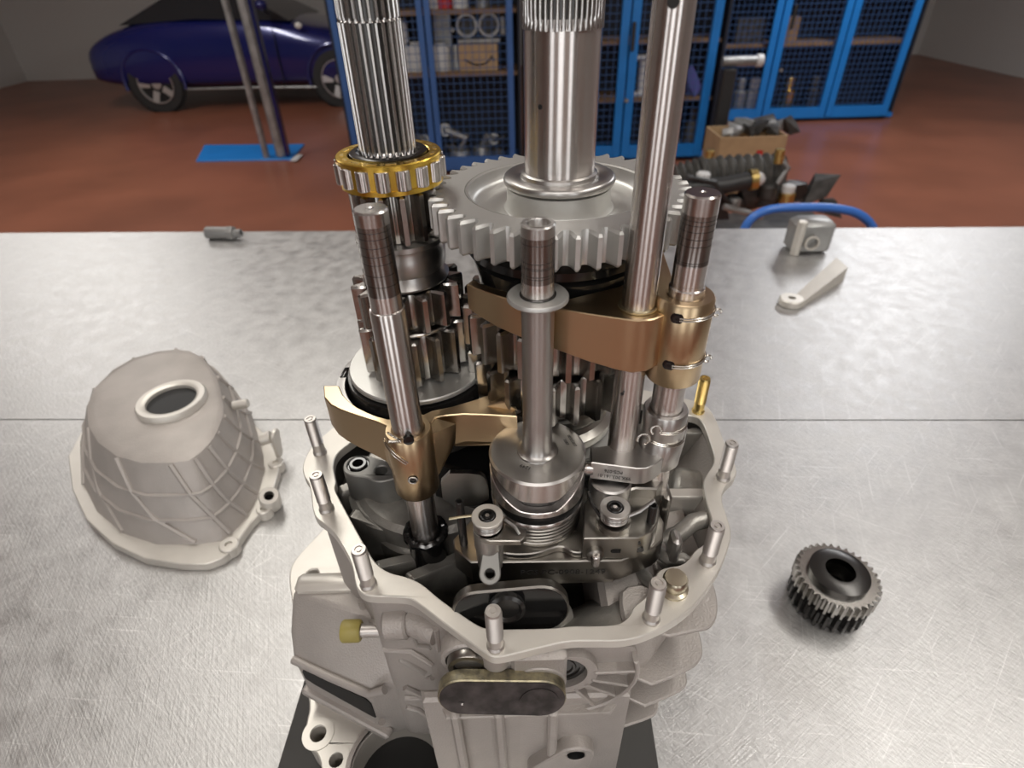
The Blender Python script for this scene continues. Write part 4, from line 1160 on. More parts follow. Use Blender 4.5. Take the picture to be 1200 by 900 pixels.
vs = [Vector((p.x, p.y, .01)) for p in top] + [Vector((cx_ + (p.x - cx_) * .86, cy_ + (p.y - cy_) * .86, .055)) for p in top] + [Vector((cx_ + (p.x - cx_) * .70, cy_ + (p.y - cy_) * .70, .10)) for p in top] + [Vector((cx_ + (p.x - cx_) * .62, cy_ + (p.y - cy_) * .62, .104)) for p in top]
fs = [(r * n + i, r * n + (i + 1) % n, (r + 1) * n + (i + 1) % n, (r + 1) * n + i) for r in range(3) for i in range(n)] + [tuple(range(3 * n, 4 * n))]
mb.add(vs, fs).build('casing_wall', 'cast', sh)
tz = Vector((cx_, cy_, .104))
MB().lathe([(.030, -.02), (.030, .006), (.034, .008), (.040, .008), (.042, .005), (.042, -.004)], tz, n=40).build('casing_boss', 'machined', sh)
MB().cyl((cx_, cy_, .1045), .0302, .001, n=32).build('casing_bore', 'blackmatt', sh)
# diagonal web of ribs on the flank
def wall(t, h):                               # t along the outline, h 0..1 up the wall
    i = int(t) % n; f = t - int(t)
    a = vs[i].lerp(vs[(i + 1) % n], f); b = vs[n + i].lerp(vs[n + (i + 1) % n], f); c = vs[2 * n + i].lerp(vs[2 * n + (i + 1) % n], f)
    return a.lerp(b, h * 2) if h < .5 else b.lerp(c, h * 2 - 1)
for k in range(0, n, 2):
    MB().tube([wall(k, 0.05), wall(k + .9, .35), wall(k + 1.5, .62), wall(k + 2, .98)], .0032, n=6).build('casing_rib', 'cast', sh)
for hh in (.32, .62):
    MB().tube([wall(k * .5, hh) for k in range(n * 2)], .0028, n=6, closed=True).build('casing_rib', 'cast', sh)
for px, py, r in ((323, 542, .010), (309, 596, .009), (268, 638, .011)):
    q = Pz(px, py, .014); MB().cyl((q.x, q.y, 0), r, .015, n=28, hole=.0042, bev=.0012).build('bolt_boss', 'machined', sh)
    MB().cyl((q.x, q.y, .001), .0041, .004, n=16).build('bolt_hole', 'blackmatt', sh)
q = Pz(312, 575, .03)
MB().lathe([(.006, .026), (.011, .026), (.0125, .024), (.0125, .0), (.006, 0)], (q.x, q.y, .006), axis=(.25, -.35, 1), n=32).build('tube_boss', 'machined', sh)
MB().cyl((q.x, q.y, .012), .0061, .006, axis=(.25, -.35, 1), n=20).build('bolt_hole', 'dark', sh)
q = Pz(308, 512, .05)
MB().cyl((q.x - .004, q.y, .045), .0085, .014, axis=(1, .2, .2), n=28, bev=.001).build('side_cap', 'machined', sh)
MB().prism(stadium((0, 0), (.004, -.035), .010, .007), 0, .005, bev=.0012, frame=frame_at((q.x + .013, q.y + .002, .050), (.1, 1, .0), (.15, 0, 1))).build('side_tab', 'machined', sh)
q = Pz(282, 475, .085); MB().cyl((q.x - .01, q.y, q.z), .006, .02, axis=(1, .1, .1), n=20, bev=.001).build('side_peg', 'machined', sh)

# small fitting at the far left edge of the bench
ft = thing('pipe_fitting', 'small dull metal pipe fitting lying on the far left bench edge', 'fitting', tuple(Pz(272, 281, 0)))
q = Pz(266, 281, 0)
MB().cyl((q.x - .05, q.y + .01, .016), .015, .06, axis=(1, -.1, 0), n=20, bev=.002).build('fitting_body', 'greymetal', ft)
MB().cyl((q.x + .008, q.y + .004, .016), .018, .014, axis=(1, -.1, 0), n=6, bev=.001).build('hex_nut', 'greymetal', ft)
MB().cyl((q.x + .02, q.y + .003, .014), .010, .02, axis=(1, -.1, .1), n=16, hole=.006).build('fitting_neck', 'greymetal', ft)

# cast bracket with an eye at the right edge
br = thing('cast_bracket', 'pale cast bracket with a round eye lying on the bench at the far right', 'bracket', tuple(Pz(928, 352, 0)))
q = Pz(928, 350, .012)
MB().cyl((q.x, q.y, .0), .0225, .014, n=40, hole=.0075, bev=.002).build('bracket_eye', 'machined', br)
MB().cyl((q.x, q.y, .0005), .0076, .003, n=20).build('eye_hole', 'dark', br)
q2 = Pz(985, 318, .012)
MB().hull([Vector((q.x + .012, q.y + .014, z)) for z in (0, .012)] + [Vector((q.x + .018, q.y - .012, z)) for z in (0, .012)] + [Vector((q2.x, q2.y + .03, z)) for z in (0, .03)] + [Vector((q2.x, q2.y - .02, z)) for z in (0, .03)]).build('bracket_arm', 'machined', br)
bl = thing('cast_clamp', 'grey cast clamp block standing behind the round eyed bracket at the right', 'clamp', tuple(Pz(940, 290, 0)))
q = Pz(943, 292, 0)
MB().box((q.x, q.y, .036), (.085, .06, .072), bev=.008).build('clamp_body', 'greymetal', bl)
MB().cyl((q.x - .036, q.y - .028, .0), .010, .078, n=24, bev=.002).build('clamp_pin', 'machined', bl)
MB().lathe([(.012, 0), (.016, 0), (.016, .006), (.012, .006)], (q.x - .008, q.y - .034, .03), axis=(0, -1, 0), n=28).build('clamp_ring', 'machined', bl)

# loose dark gear cluster at the right edge
lg = thing('loose_gear', 'dark oily gear cluster lying on the bench at the right picture edge', 'gear', tuple(Pz(985, 690, 0)))
q = Pz(979, 680, .035)
MB().gear((q.x, q.y, 0), 26, .033, .038, .0, .022, .014, cham=.001, phase=.1).build('spur_gear', 'dark', lg)
MB().gear((q.x, q.y, 0), 34, .036, .040, .026, .044, .014, cham=.001).build('spur_gear', 'gear_dark', lg)
MB().lathe([(.014, .0), (.028, .0), (.028, .050), (.022, .052), (.014, .052)], (q.x, q.y, 0), n=40).build('gear_hub', 'dark', lg)

# ================================================================== BACKGROUND: LIFT POST, CAR, LOCKERS
# ---- lift post
Yp = 5.65
lp = thing('lift_post', 'tall steel lift post of two uprights on a blue floor plate beside the car', 'lift post', tuple(Py(318, 178, Yp)))
a = Py(311, 178, Yp); b = Py(328, 178, Yp)
MB().box((a.x, Yp, .75), (.05, .06, 3.3), bev=.012).build('upright', 'greymetal', lp)
MB().box((b.x, Yp + .02, .75), (.085, .08, 3.3), bev=.02).build('upright', 'greymetal', lp)
MB().box((b.x + .055, Yp + .04, .75), (.03, .08, 3.3), bev=.005).build('cable_channel', 'bluepaint', lp)
c0, c1, c2, c3 = Pz(240, 171, FZ), Pz(357, 170, FZ), Pz(342, 188, FZ), Pz(230, 190, FZ)
MB().prism(ccw([(p.x, p.y) for p in (c0, c1, c2, c3)]), FZ, FZ + .012, bev=.003).build('floor_plate', 'brightblue', lp)
MB().box((b.x + .16, Yp - .05, FZ + .016), (.06, .20, .008)).build('white_marking', 'white', lp)

# ---- blue car
WZ = FZ + .315
wc = Py(398, 85, 8.08)
car = thing('car', 'dark blue sports car parked behind the lift post with a silver alloy front wheel', 'car', (wc.x - 1.1, 8.9, FZ))
X0 = wc.x; YN = 8.0; CW = 1.72
# stations: x from front axle, sill z, belt z, width factor, crown z
st = [(.95, .32, .52, .66, .56), (.88, .24, .58, .80, .64), (.66, .20, .66, .92, .74), (.30, .20, .74, .99, .82), (0, .20, .79, 1.0, .86), (-.32, .19, .84, 1.0, .90), (-.62, .19, .92, .985, .97), (-1.2, .19, .95, .98, 1.0), (-1.75, .19, .95, .99, 1.0),
      (-2.05, .20, .93, 1.02, .99), (-2.30, .20, .90, 1.03, .97), (-2.6, .22, .84, 1.01, .92), (-2.95, .28, .74, .94, .80), (-3.15, .34, .60, .82, .64)]
rows = []
for x, zs, zb2, wf, zcr in st:
    h = CW / 2 * wf; yc = YN + CW / 2
    sec = [(-h * .95, zs), (-h * .985, zs + (zb2 - zs) * .25), (-h, zs + (zb2 - zs) * .5), (-h * .985, zs + (zb2 - zs) * .78), (-h * .93, zb2 - .01), (-h * .82, zcr - .02), (-h * .4, zcr), (0, zcr + .005)]
    sec += [(-y, z) for y, z in reversed(sec[:-1])]
    rows.append([Vector((X0 + x, yc + y, FZ + z)) for y, z in sec])
m_ = len(rows[0])
fs = [(r * m_ + i, r * m_ + i + 1, (r + 1) * m_ + i + 1, (r + 1) * m_ + i) for r in range(len(rows) - 1) for i in range(m_ - 1)]
fs += [(r * m_ + m_ - 1, r * m_, (r + 1) * m_, (r + 1) * m_ + m_ - 1) for r in range(len(rows) - 1)]
fs += [tuple(range(m_)), tuple(range((len(rows) - 1) * m_, len(rows) * m_))]
o = MB().add([v for r in rows for v in r], fs).build('body', 'bluepaint', car, smooth=70)
md = o.modifiers.new('s', 'SUBSURF'); md.levels = 2; md.render_levels = 2
yc = YN + CW / 2
def gh(x, z, wf): return [Vector((X0 + x, yc + s * CW / 2 * wf, FZ + z)) for s in (-1, 1)]
MB().hull(gh(-.50, .93, .86) + gh(-1.15, 1.27, .62) + gh(-1.8, 1.27, .60) + gh(-2.55, .93, .80) + gh(-1.6, .98, .90)).build('side_glass', 'glass', car)
MB().hull(gh(-1.08, 1.262, .63) + gh(-1.85, 1.258, .61) + gh(-1.2, 1.295, .5) + gh(-1.75, 1.292, .5)).build('roof', 'bluepaint', car)
for dxw in (0, -2.27):
    wx = X0 + dxw
    MB().cyl((wx, YN + .045, WZ + .015), .355, .02, axis=(0, -1, 0), n=48).build('wheel_arch', 'blackmatt', car)
    MB().tube([(wx + .365 * cos(t), YN + .004, WZ + .015 + .365 * sin(t)) for t in [math.radians(-12 + 204 * i / 40) for i in range(41)]], .022, n=8).build('arch_lip', 'bluepaint', car)
    wh = MB().lathe([(.215, -.0), (.245, .0), (.300, .01), (.315, .04), (.315, .17), (.215, .17), (.215, 0)], (wx, YN + .17, WZ), axis=(0, -1, 0), n=56).build('tyre', 'rubber', car)
    rim = MB(); rim.lathe([(.205, -.0), (.222, .0), (.222, -.10), (.195, -.10), (.205, -.0)], (wx, YN + .0, WZ), axis=(0, -1, 0), n=48)
    rim.cyl((wx, YN + .06, WZ), .06, .045, axis=(0, -1, 0), n=28, bev=.01)
    for k in range(5):
        t = PI / 2 + .3 + 2 * PI * k / 5
        d_ = Vector((cos(t), 0, sin(t))); n_ = Vector((-sin(t), 0, cos(t)))
        c_ = Vector((wx, YN + .03, WZ))
        rim.hull([c_ + d_ * .04 + n_ * .04 + Vector((0, y_, 0)) for y_ in (0, .03)] + [c_ + d_ * .04 - n_ * .04 + Vector((0, y_, 0)) for y_ in (0, .03)] +
                 [c_ + d_ * .21 + n_ * .036 + Vector((0, y_ - .02, 0)) for y_ in (0, .03)] + [c_ + d_ * .21 - n_ * .036 + Vector((0, y_ - .02, 0)) for y_ in (0, .03)])
    rim.build('alloy_wheel', 'alloy', car)
    MB().cyl((wx, YN + .10, WZ), .20, .005, axis=(0, -1, 0), n=40).build('brake_disc', 'darkmetal', car)
q = Py(349, 30, YN - .01)
MB().sphere((q.x, YN + .005, q.z), .045, 16, (1, .4, .75)).build('side_indicator', 'lamp', car)
q = Py(306, 8, YN - .08)
MB().sphere((q.x, YN - .07, q.z + .02), .09, 16, (.8, .8, .6)).build('door_mirror', 'bluepaint', car)
MB().tube([(q.x, YN - .07, q.z - .02), (q.x + .02, YN + .05, q.z - .07)], .02, n=8).build('mirror_arm', 'blackpl', car)
q0, q1 = Py(372, 48, YN - .02), Py(390, 37, YN - .02)
MB().tube([Vector((X0 - .30, YN + .01, FZ + .235)), Vector((X0 - 1.1, YN + .008, FZ + .25)), Vector((X0 - 1.92, YN + .01, FZ + .25))], .012, n=8).build('sill_trim', 'greymetal', car)
MB().hull([Vector((X0 + .55, YN + .18, FZ + .62)), Vector((X0 + .80, YN + .34, FZ + .56)), Vector((X0 + .56, YN + .16, FZ + .50)), Vector((X0 + .80, YN + .30, FZ + .46)), Vector((X0 + .55, YN + .4, FZ + .60))]).build('front_lamp', 'lamp', car)
MB().box((X0 - .68, YN - .002, FZ + .56), (.006, .02, .62)).build('door_gap', 'blackmatt', car)

# ---- mesh door lockers
def locker(name, label, px, yref, Y, zb, zt, col, gap, stile, shelves, dep=.5, handles=(), pitch=.052):
    xs = [Py(p, yref, Y).x for p in px]
    t = thing(name, label, 'locker', ((xs[0] + xs[-1]) / 2, Y + dep / 2, zb), )
    x0, x1 = xs[0] - stile / 2, xs[-1] + stile / 2
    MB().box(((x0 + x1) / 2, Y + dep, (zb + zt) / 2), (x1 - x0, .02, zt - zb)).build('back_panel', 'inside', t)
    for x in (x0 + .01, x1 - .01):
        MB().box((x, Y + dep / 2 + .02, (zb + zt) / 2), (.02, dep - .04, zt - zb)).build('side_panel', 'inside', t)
    MB().box(((x0 + x1) / 2, Y + dep / 2, zb + .02), (x1 - x0, dep - .04, .04)).build('bottom_panel', col, t)
    MB().box(((x0 + x1) / 2, Y + dep / 2, zt - .02), (x1 - x0, dep - .04, .04)).build('top_panel', col, t)
    for z in shelves:
        MB().box(((x0 + x1) / 2, Y + dep / 2 + .02, z - .015), (x1 - x0 - .05, dep - .12, .03)).build('shelf', 'wood', t)
    for i in range(len(xs) - 1):
        a, b = xs[i] + (0 if i else -stile / 4), xs[i + 1]
        a += .006; b -= .006
        d = MB()
        w = stile / 2 - .008
        d.box((a + w / 2, Y, (zb + zt) / 2), (w, .035, zt - zb - .04), bev=.004); d.box((b - w / 2, Y, (zb + zt) / 2), (w, .035, zt - zb - .04), bev=.004)
        d.box(((a + b) / 2, Y, zb + .07), (b - a - 2 * w, .034, .10)); d.box(((a + b) / 2, Y, zt - .07), (b - a - 2 * w, .034, .10))
        do = d.build('door', col, t)
        g_ = MB(); wr = .0042
        x = a + w + pitch * .6
        while x < b - w:
            g_.box((x, Y, (zb + zt) / 2), (wr, wr, zt - zb - .1)); x += pitch
        z = zb + .12 + pitch * .5
        while z < zt - .12:
            g_.box(((a + b) / 2, Y - wr * .9, z), (b - a - 2 * w, wr, wr)); z += pitch
        stuff(g_.build('wire_mesh', 'meshblue', do, smooth=0))
        for hx_, hz in [h for k, h in handles if k == i]:
            q = Py(hx_, hz, Y - .02)
            MB().box((q.x, Y - .028, q.z), (.028, .025, .20), bev=.008).build('door_handle', 'blackpl', do)
            q2 = Vector((q.x - .01, Y - .022, q.z - .45))
            MB().cyl(q2, .016, .012, axis=(0, -1, 0), n=14).build('lock', 'greymetal', do)
    return t, xs
sh1 = Py(550, 83, 5.15).z; sh1b = Py(550, 10, 5.15).z
L1, x1s = locker('mesh_locker', 'mid blue mesh door locker with wooden shelves behind the splined shafts', (404, 504, 603), 100, 5.0, FZ + .02, 1.05, 'blue', .5, .105, (sh1, sh1b))
Y2 = 5.2
sh2 = Py(790, 112, Y2 + .15).z
L2, x2s = locker('mesh_locker', 'bright blue mesh door locker with black handle behind the tall steel rod', (625, 733, 834), 100, Y2, FZ + .02, 1.05, 'brightblue', .5, .15, (sh2, sh2 + .42), handles=((1, (742, 43)),))
Y3 = 6.5
sh3 = Py(880, 50, Y3 + .2).z
zb3 = Py(880, 142, Y3).z
L3, x3s = locker('mesh_locker', 'bright blue mesh door locker farther back at the right picture edge', (830, 899, 975, 1050), 100, Y3, zb3, 1.1, 'brightblue', .5, .15, (sh3, sh3 + .42), handles=((0, (930, 20)),))
for xl in (x3s[0], x3s[-1]):
    MB().box((xl, Y3 + .1, (FZ + zb3) / 2), (.06, .06, zb3 - FZ)).build('foot', 'blackpl', L3)
    MB().box((xl, Y3 + .4, (FZ + zb3) / 2), (.06, .06, zb3 - FZ)).build('foot', 'blackpl', L3)

# ---- things in the lockers
def at(px, py, Y): return Py(px, py, Y)
Ys = 5.24
c = at(562, 80, Ys); zsf = sh1
bw = .30; bh = .185
cb = MB().box((c.x, Ys, zsf + bh / 2), (bw, .26, bh), bev=.004).build('cardboard_box', 'card', origin=(c.x, Ys, zsf))
tag(cb, 'brown cardboard box with a curved smile mark on the locker shelf', 'box')
arcp = [(c.x - .11 + .22 * i / 20, Ys - .1325, zsf + .085 - .04 * sin(PI * i / 20) + (.012 if i > 17 else 0)) for i in range(21)]
am = MB().tube(arcp, .006, n=6); am.tube([arcp[-1], (c.x + .095, Ys - .1325, zsf + .100)], .006, n=6); am.tube([arcp[-1], (c.x + .118, Ys - .1325, zsf + .066)], .006, n=6)
am.build('smile_mark', 'ink', cb)
th = thing('twin_throttle', 'pale twin throttle body with two round openings on top of the cardboard box', 'throttle body', (c.x, Ys, zsf + bh))
z0 = zsf + bh
MB().box((c.x + .01, Ys, z0 + .016), (.33, .16, .03), bev=.006).build('flange', 'greymetal', th)
for s_ in (-1, 1):
    MB().lathe([(.062, 0), (.082, .0), (.086, .012), (.080, .09), (.07, .09), (.062, .02), (.062, 0)], (c.x + .005 + s_ * .085, Ys - .06 + .0, z0 + .118), axis=(0, 1, 0), n=36).build('throat', 'greymetal', th)
    MB().cyl((c.x + .005 + s_ * .085, Ys - .01, z0 + .118), .063, .01, axis=(0, 1, 0), n=28).build('throttle_plate', 'darkmetal', th)
MB().box((c.x + .195, Ys, z0 + .11), (.05, .08, .14), bev=.012).build('actuator', 'greymetal', th)
MB().box((c.x - .19, Ys, z0 + .09), (.035, .06, .04), bev=.008).build('linkage', 'greymetal', th)
def jar(px, py, r, h, m_, label, cat='canister', lid=None, group=None, z=None, Y=Ys):
    q = at(px, py, Y); z = zsf if z is None else z
    t = thing('canister', label, cat, (q.x, Y, z), group)
    MB().lathe([(0, 0), (r, 0), (r, h * .8), (r * .9, h * .88), (r * .6, h * .9), (0, h * .9)], (q.x, Y, z), n=24).build('canister_body', m_, t)
    MB().cyl((q.x, Y, z + h * .9), r * .62, h * .1, n=20, bev=r * .08).build('lid', lid or m_, t)
    return t
for k, (px, zz_) in enumerate(((474, 0), (489, 0))):
    jar(px, 78, .065, .20, 'white', 'white canister low on the left locker shelf, ' + ('beside the splined shaft' if k == 0 else 'nearest the middle post'), z=zsf)
jar(474, 78, .06, .16, 'white', 'white canister stacked upon another on the left locker shelf', z=zsf + .2005)
jar(518, 78, .075, .19, 'white', 'white canister left of the smile marked cardboard box', z=zsf)
q = at(519, 60, Ys + .04)
tag(MB().box((q.x + .005, Ys + .13, zsf + .22), (.15, .05, .44), bev=.01).build('grey_pack', 'greymetal', origin=(q.x, Ys + .13, zsf)), 'grey flat pack leaning behind the white canister in the locker', 'pack')
q = at(535, 72, Ys)
tag(MB().lathe([(0, 0), (.05, 0), (.05, .03), (.035, .10), (.02, .17), (0, .175)], (q.x, Ys, zsf), n=24).build('funnel', 'greymetal', origin=(q.x, Ys, zsf)), 'grey cone shaped funnel between white canister and cardboard box', 'funnel')
jar(522, 10, .055, .17, 'red', 'red tin on the top locker shelf', z=sh1b, cat='tin')
jar(508, 10, .045, .14, 'white', 'small white pot left of the red tin', z=sh1b, cat='pot')
jar(540, 10, .06, .15, 'white', 'white pot right of the red tin on the top shelf', z=sh1b, cat='pot')
jar(566, 10, .055, .06, 'greymetal', 'low grey pot on the top locker shelf near the right post', z=sh1b, cat='pot')
# engine parts on the floor of the left locker
random.seed(5)
parts = [(538, 165, .10, 'greymetal', 'pale crooked engine bracket at the back of the locker floor', 'bracket'), (565, 180, .09, 'greymetal', 'round alloy cover on the locker floor right of the bracket', 'cover'),
         (545, 190, .08, 'darkmetal', 'dark flanged pipe at the front of the locker floor', 'pipe'), (520, 190, .07, 'darkmetal', 'dark small housing at the left of the locker floor', 'housing'),
         (585, 188, .08, 'darkmetal', 'dark ribbed cover near the right locker post', 'cover'), (487, 180, .08, 'greymetal', 'pale alloy lump behind the middle locker post', 'casting')]
for k, (px, py, r, m_, lab, cat) in enumerate(parts):
    Yq = 5.14 + (k % 3) * .14
    q = at(px, py, Yq); zf_ = FZ + .061
    t = thing('engine_part', lab, cat, (q.x, Yq, zf_))
    MB().cyl((q.x, Yq, zf_), r, r * 1.0, n=24, bev=r * .1, r2=r * .8).build('part_body', m_, t)
    MB().tube([(q.x, Yq, zf_ + r * .9), (q.x + r * .6, Yq - .02, zf_ + r * 2.0), (q.x + r * (1.2 if k % 2 else -1.1), Yq - .01, zf_ + r * (2.6 if k == 0 else 1.6))], r * .32, n=10).build('part_arm', m_, t)
    MB().lathe([(r * .2, 0), (r * .5, 0), (r * .5, r * .2), (r * .2, r * .2)], (q.x + r * (1.2 if k % 2 else -1.1), Yq - .01, zf_ + r * (2.6 if k == 0 else 1.6)), axis=(.2, -1, .3), n=20).build('part_flange', m_, t)
# right lockers
q = at(752, 90, Y2 + .14)
t = thing('white_stand', 'white plastic stand half hidden behind the tall steel rod', 'stand', (q.x, Y2 + .15, sh2))
for dz in (.02, .29):
    MB().box((q.x + .06, Y2 + .15, sh2 + dz), (.26, .10, .04), bev=.012).build('stand_plate', 'white', t)
MB().cyl((q.x + .0, Y2 + .15, sh2 + .04), .03, .23, n=16).build('stand_column', 'white', t)
MB().cyl((q.x + .12, Y2 + .15, sh2 + .04), .03, .23, n=16).build('stand_column', 'white', t)
q = at(812, 92, Y2 + .14)
tag(MB().hull([Vector((q.x - .06, Y2 + .14, sh2 + .20)), Vector((q.x - .02, Y2 + .14, sh2 + .23)), Vector((q.x + .09, Y2 + .14, sh2 + .06)), Vector((q.x + .06, Y2 + .14, sh2)), Vector((q.x - .03, Y2 + .2, sh2)), Vector((q.x - .05, Y2 + .1, sh2 + .10)), Vector((q.x + .02, Y2 + .08, sh2))]).build('cloth', 'cloth', origin=(q.x, Y2 + .14, sh2)), 'violet cloth bunched on the bright blue locker shelf', 'cloth')
q = at(801, 175, Y2 + .14)
for k, (px, r, m_, lab) in enumerate(((785, .09, 'greymetal', 'grey machine part low in the bright blue locker beside the rod'), (808, .08, 'darkmetal', 'dark machine part low in the bright blue locker by its right post'), (672, .09, 'darkmetal', 'dark machine part in the bright blue locker behind the output shaft'))):
    q = at(px, 165, Y2 + .2)
    t = thing('machine_part', lab, 'machine part', (q.x, Y2 + .2, FZ + .061))
    MB().cyl((q.x, Y2 + .2, FZ + .061), r, .22, n=20, bev=.01, r2=r * .7).build('part_body', m_, t)
    MB().cyl((q.x, Y2 + .2, FZ + .281), r * .4, .10, n=16, bev=.005).build('part_neck', m_, t)
for k, (px, m_, lab, z_) in enumerate(((868, 'greymetal', 'grey casting on the far locker shelf beside its left post', None), (884, 'white', 'small pale casting in the far locker left of the handle post', None), (925, 'zinc', 'golden brown casting low in the far locker', 'low'), (955, 'darkmetal', 'dark casting low in the far locker right of the golden one', 'low'))):
    zz_ = zb3 + .041 if z_ else sh3 - .42
    q = at(px, 100, Y3 + .2)
    if z_ is None:
        zz_ = zb3 + .041
    t = thing('casting', lab, 'casting', (q.x, Y3 + .2, zz_))
    MB().box((q.x, Y3 + .2, zz_ + .12), (.115, .16, .24), bev=.03).build('casting_body', m_, t)
    MB().cyl((q.x, Y3 + .2, zz_ + .24), .05, .10, n=16, bev=.01).build('casting_neck', m_, t)
for px, lab in ((868, 'dark red carton at the left of the far locker shelf'), (884, 'dark brown carton on the far locker shelf by the handle post'), (922, 'brown carton on the far locker shelf right of the handle post')):
    q = at(px, 40, Y3 + .2)
    tag(MB().box((q.x, Y3 + .22, sh3 + .11), (.15, .2, .22), bev=.005).build('carton', 'darkmetal' if px != 922 else 'wood', origin=(q.x, Y3 + .22, sh3)), lab, 'carton')
# black upright with a grey crossbar in front of the far locker
q = at(846, 120, 4.85)
t = thing('tool_stand', 'black upright stand with a grey crossbar beside the bright blue locker post', 'stand', (q.x, 4.85, FZ))
zt3 = at(850, 80, 4.85).z
MB().box((q.x + .012, 4.85, (FZ + zt3) / 2), (.10, .08, zt3 - FZ), bev=.01).build('upright', 'blackpl', t)
MB().cyl((q.x - .05, 4.85, zt3 + .045), .035, .26, axis=(1, 0, 0), n=20).build('crossbar', 'greymetal', t)
MB().cyl((q.x + .20, 4.85, zt3 + .045), .043, .05, axis=(1, 0, 0), n=20, bev=.006).build('end_cap', 'white', t)
MB().box((q.x + .012, 4.85, FZ + .02), (.32, .30, .04), bev=.01).build('base', 'blackpl', t)

# ---- box of old parts on the floor and the greasy engine in front of it
Yb = 4.3
q = at(884, 160, Yb); zt4 = at(884, 160, Yb).z
bx_ = thing('parts_box', 'open brown cardboard box full of greasy parts on the floor at the right', 'box', (q.x, Yb + .17, FZ))
w_, d_, h_ = .47, .34, zt4 - FZ
b = MB()
b.box((q.x, Yb, FZ + h_ / 2), (w_, .008, h_)); b.box((q.x, Yb + d_, FZ + h_ / 2), (w_, .008, h_))
b.box((q.x - w_ / 2, Yb + d_ / 2, FZ + h_ / 2), (.008, d_, h_)); b.box((q.x + w_ / 2, Yb + d_ / 2, FZ + h_ / 2), (.008, d_, h_)); b.box((q.x, Yb + d_ / 2, FZ + .004), (w_, d_, .008))
b.build('carton', 'card', bx_, smooth=0)
MB().box((q.x + .06, Yb - .005, FZ + h_ - .12), (.045, .003, .05)).build('red_label', 'red', bx_)
random.seed(9)
for k in range(9):
    px = 850 + k * 8.6; Yk = Yb + .10 + (k % 3) * .08
    p = at(px, 160, Yk); r = .05 + .02 * ((k * 7) % 3)
    m_ = 'darkmetal' if k in (3, 4, 5, 6, 8) else 'greymetal'
    o = MB().hull([Vector((p.x, Yk, zt4 + .01)) + Vector((random.uniform(-1, 1) * r, random.uniform(-1, 1) * r, random.uniform(-.6, 1.0) * r)) for _ in range(12)]).build('greasy_part', m_, origin=(p.x, Yk, zt4))
    side = ('at the left end', 'second from the left', 'third from the left', 'fourth from the left', 'in the middle', 'fourth from the right', 'third from the right', 'second from the right', 'at the right end')[k]
    tag(o, ('dark' if m_ == 'darkmetal' else 'grey') + ' greasy part in the floor cardboard box, ' + side, 'engine part', 'parts heaped in the cardboard box')
Ye = 3.0
en = thing('old_engine', 'greasy dark engine with a corrugated intake hose on a low trolley behind the bench', 'engine', (at(850, 240, Ye).x, Ye + .25, FZ))
zE = at(850, 236, Ye).z
e0 = at(775, 262, Ye); e1 = at(1010, 262, Ye)
MB().box(((e0.x + e1.x) / 2, Ye + .28, (FZ + zE) / 2 - .12), (e1.x - e0.x, .50, zE - FZ - .26), bev=.03).build('engine_block', 'darkmetal', en)
l0 = at(818, 205, Ye); l1 = at(915, 200, Ye)
pts = []; rs = []
N_ = 64
for i in range(N_ + 1):
    t_ = i / N_
    pts.append(l0.lerp(l1, t_)); rs.append(.080 + .011 * sin(2 * PI * 9 * t_))
MB().tube(pts, rs, n=28).build('corrugated_hose', 'greyhose', en)
k0 = at(790, 212, Ye)
pts = [k0 + (l0 - k0) * (i / 20) for i in range(21)]
MB().tube(pts, [.075 + .012 * sin(2 * PI * 3.5 * i / 20) for i in range(21)], n=24).build('corrugated_hose', 'greyhose', en)
MB().tube([at(800, 220, Ye - .1), at(850, 217, Ye - .12), at(878, 211, Ye - .12)], .042, n=16).build('black_pipe', 'blackpl', en)
q = at(878, 211, Ye - .12); MB().cyl(q, .05, .035, axis=(1, 0, .1), n=20).build('hose_clamp', 'zinc', en)
MB().sphere(at(887, 210, Ye - .13), .035, 14, (1.2, 1, 1)).build('pipe_end', 'white', en)
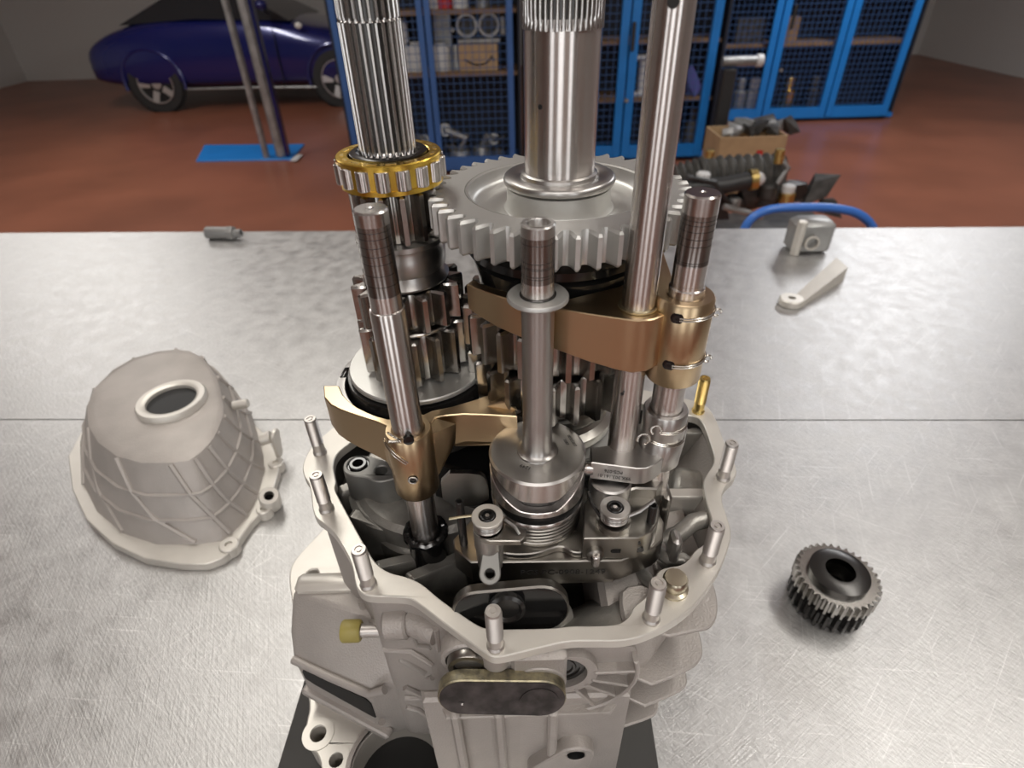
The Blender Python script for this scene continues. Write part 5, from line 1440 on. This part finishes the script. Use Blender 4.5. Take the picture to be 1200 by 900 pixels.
for px, py, r, m_ in ((832, 179, .022, 'zinc'), (914, 178, .024, 'zinc'), (913, 186, .024, 'zinc'), (824, 207, .035, 'white'), (924, 221, .033, 'white'), (922, 230, .040, 'zinc'), (860, 236, .035, 'greymetal'), (900, 222, .045, 'darkmetal')):
    MB().cyl(at(px, py, Ye - .1) - Vector((0, 0, r)), r, r * 1.6, n=14, bev=r * .2).build('fitting', m_, en)
MB().tube([at(805, 207, Ye - .13), at(838, 214, Ye - .15), at(846, 228, Ye - .15), at(862, 246, Ye - .1)], .012, n=8).build('cable', 'blackpl', en)
MB().tube([at(848, 242, Ye - .18), at(870, 248, Ye - .18), at(893, 254, Ye - .16)], .016, n=8).build('metal_line', 'greymetal', en)
MB().tube([at(915, 185, Ye - .1), at(924, 197, Ye - .12), at(911, 215, Ye - .12)], .012, n=8).build('wire_line', 'greymetal', en)
for k in range(14):
    random.seed(40 + k)
    p = at(800 + k * 13 + random.uniform(-5, 5), random.uniform(222, 250), Ye - .06)
    r = random.uniform(.05, .10)
    MB().hull([p + Vector((random.uniform(-1, 1) * r, random.uniform(-.5, 1) * r, random.uniform(-1, 1) * r)) for _ in range(11)]).build('engine_lump', random.choice(('darkmetal', 'blackpl', 'darkmetal')), en)
MB().box(((e0.x + e1.x) / 2, Ye + .28, FZ + .05), (.9, .5, .03)).build('trolley_board', 'wood', en)
# blue hose looping over behind the bench edge
Yh = 1.75
pts = [at(866, 285, Yh), at(872, 268, Yh), at(880, 256, Yh), at(893, 248, Yh), at(910, 244, Yh), at(940, 243, Yh), at(975, 243, Yh), at(1010, 250, Yh), at(1030, 275, Yh)]
def chaik3(l, k=2):
    for _ in range(k):
        o = [l[0]]
        for i in range(len(l) - 1): o += [l[i].lerp(l[i + 1], .25), l[i].lerp(l[i + 1], .75)]
        l = o + [l[-1]]
    return l
pts = [Vector((pts[0].x, Yh, FZ))] + pts + [Vector((pts[-1].x, Yh, FZ))]
tag(MB().tube(chaik3(pts), .0135, n=14).build('blue_hose', 'bluehose', origin=(pts[0].x, Yh, FZ)), 'bright blue bent hose rising behind the right bench edge', 'hose')
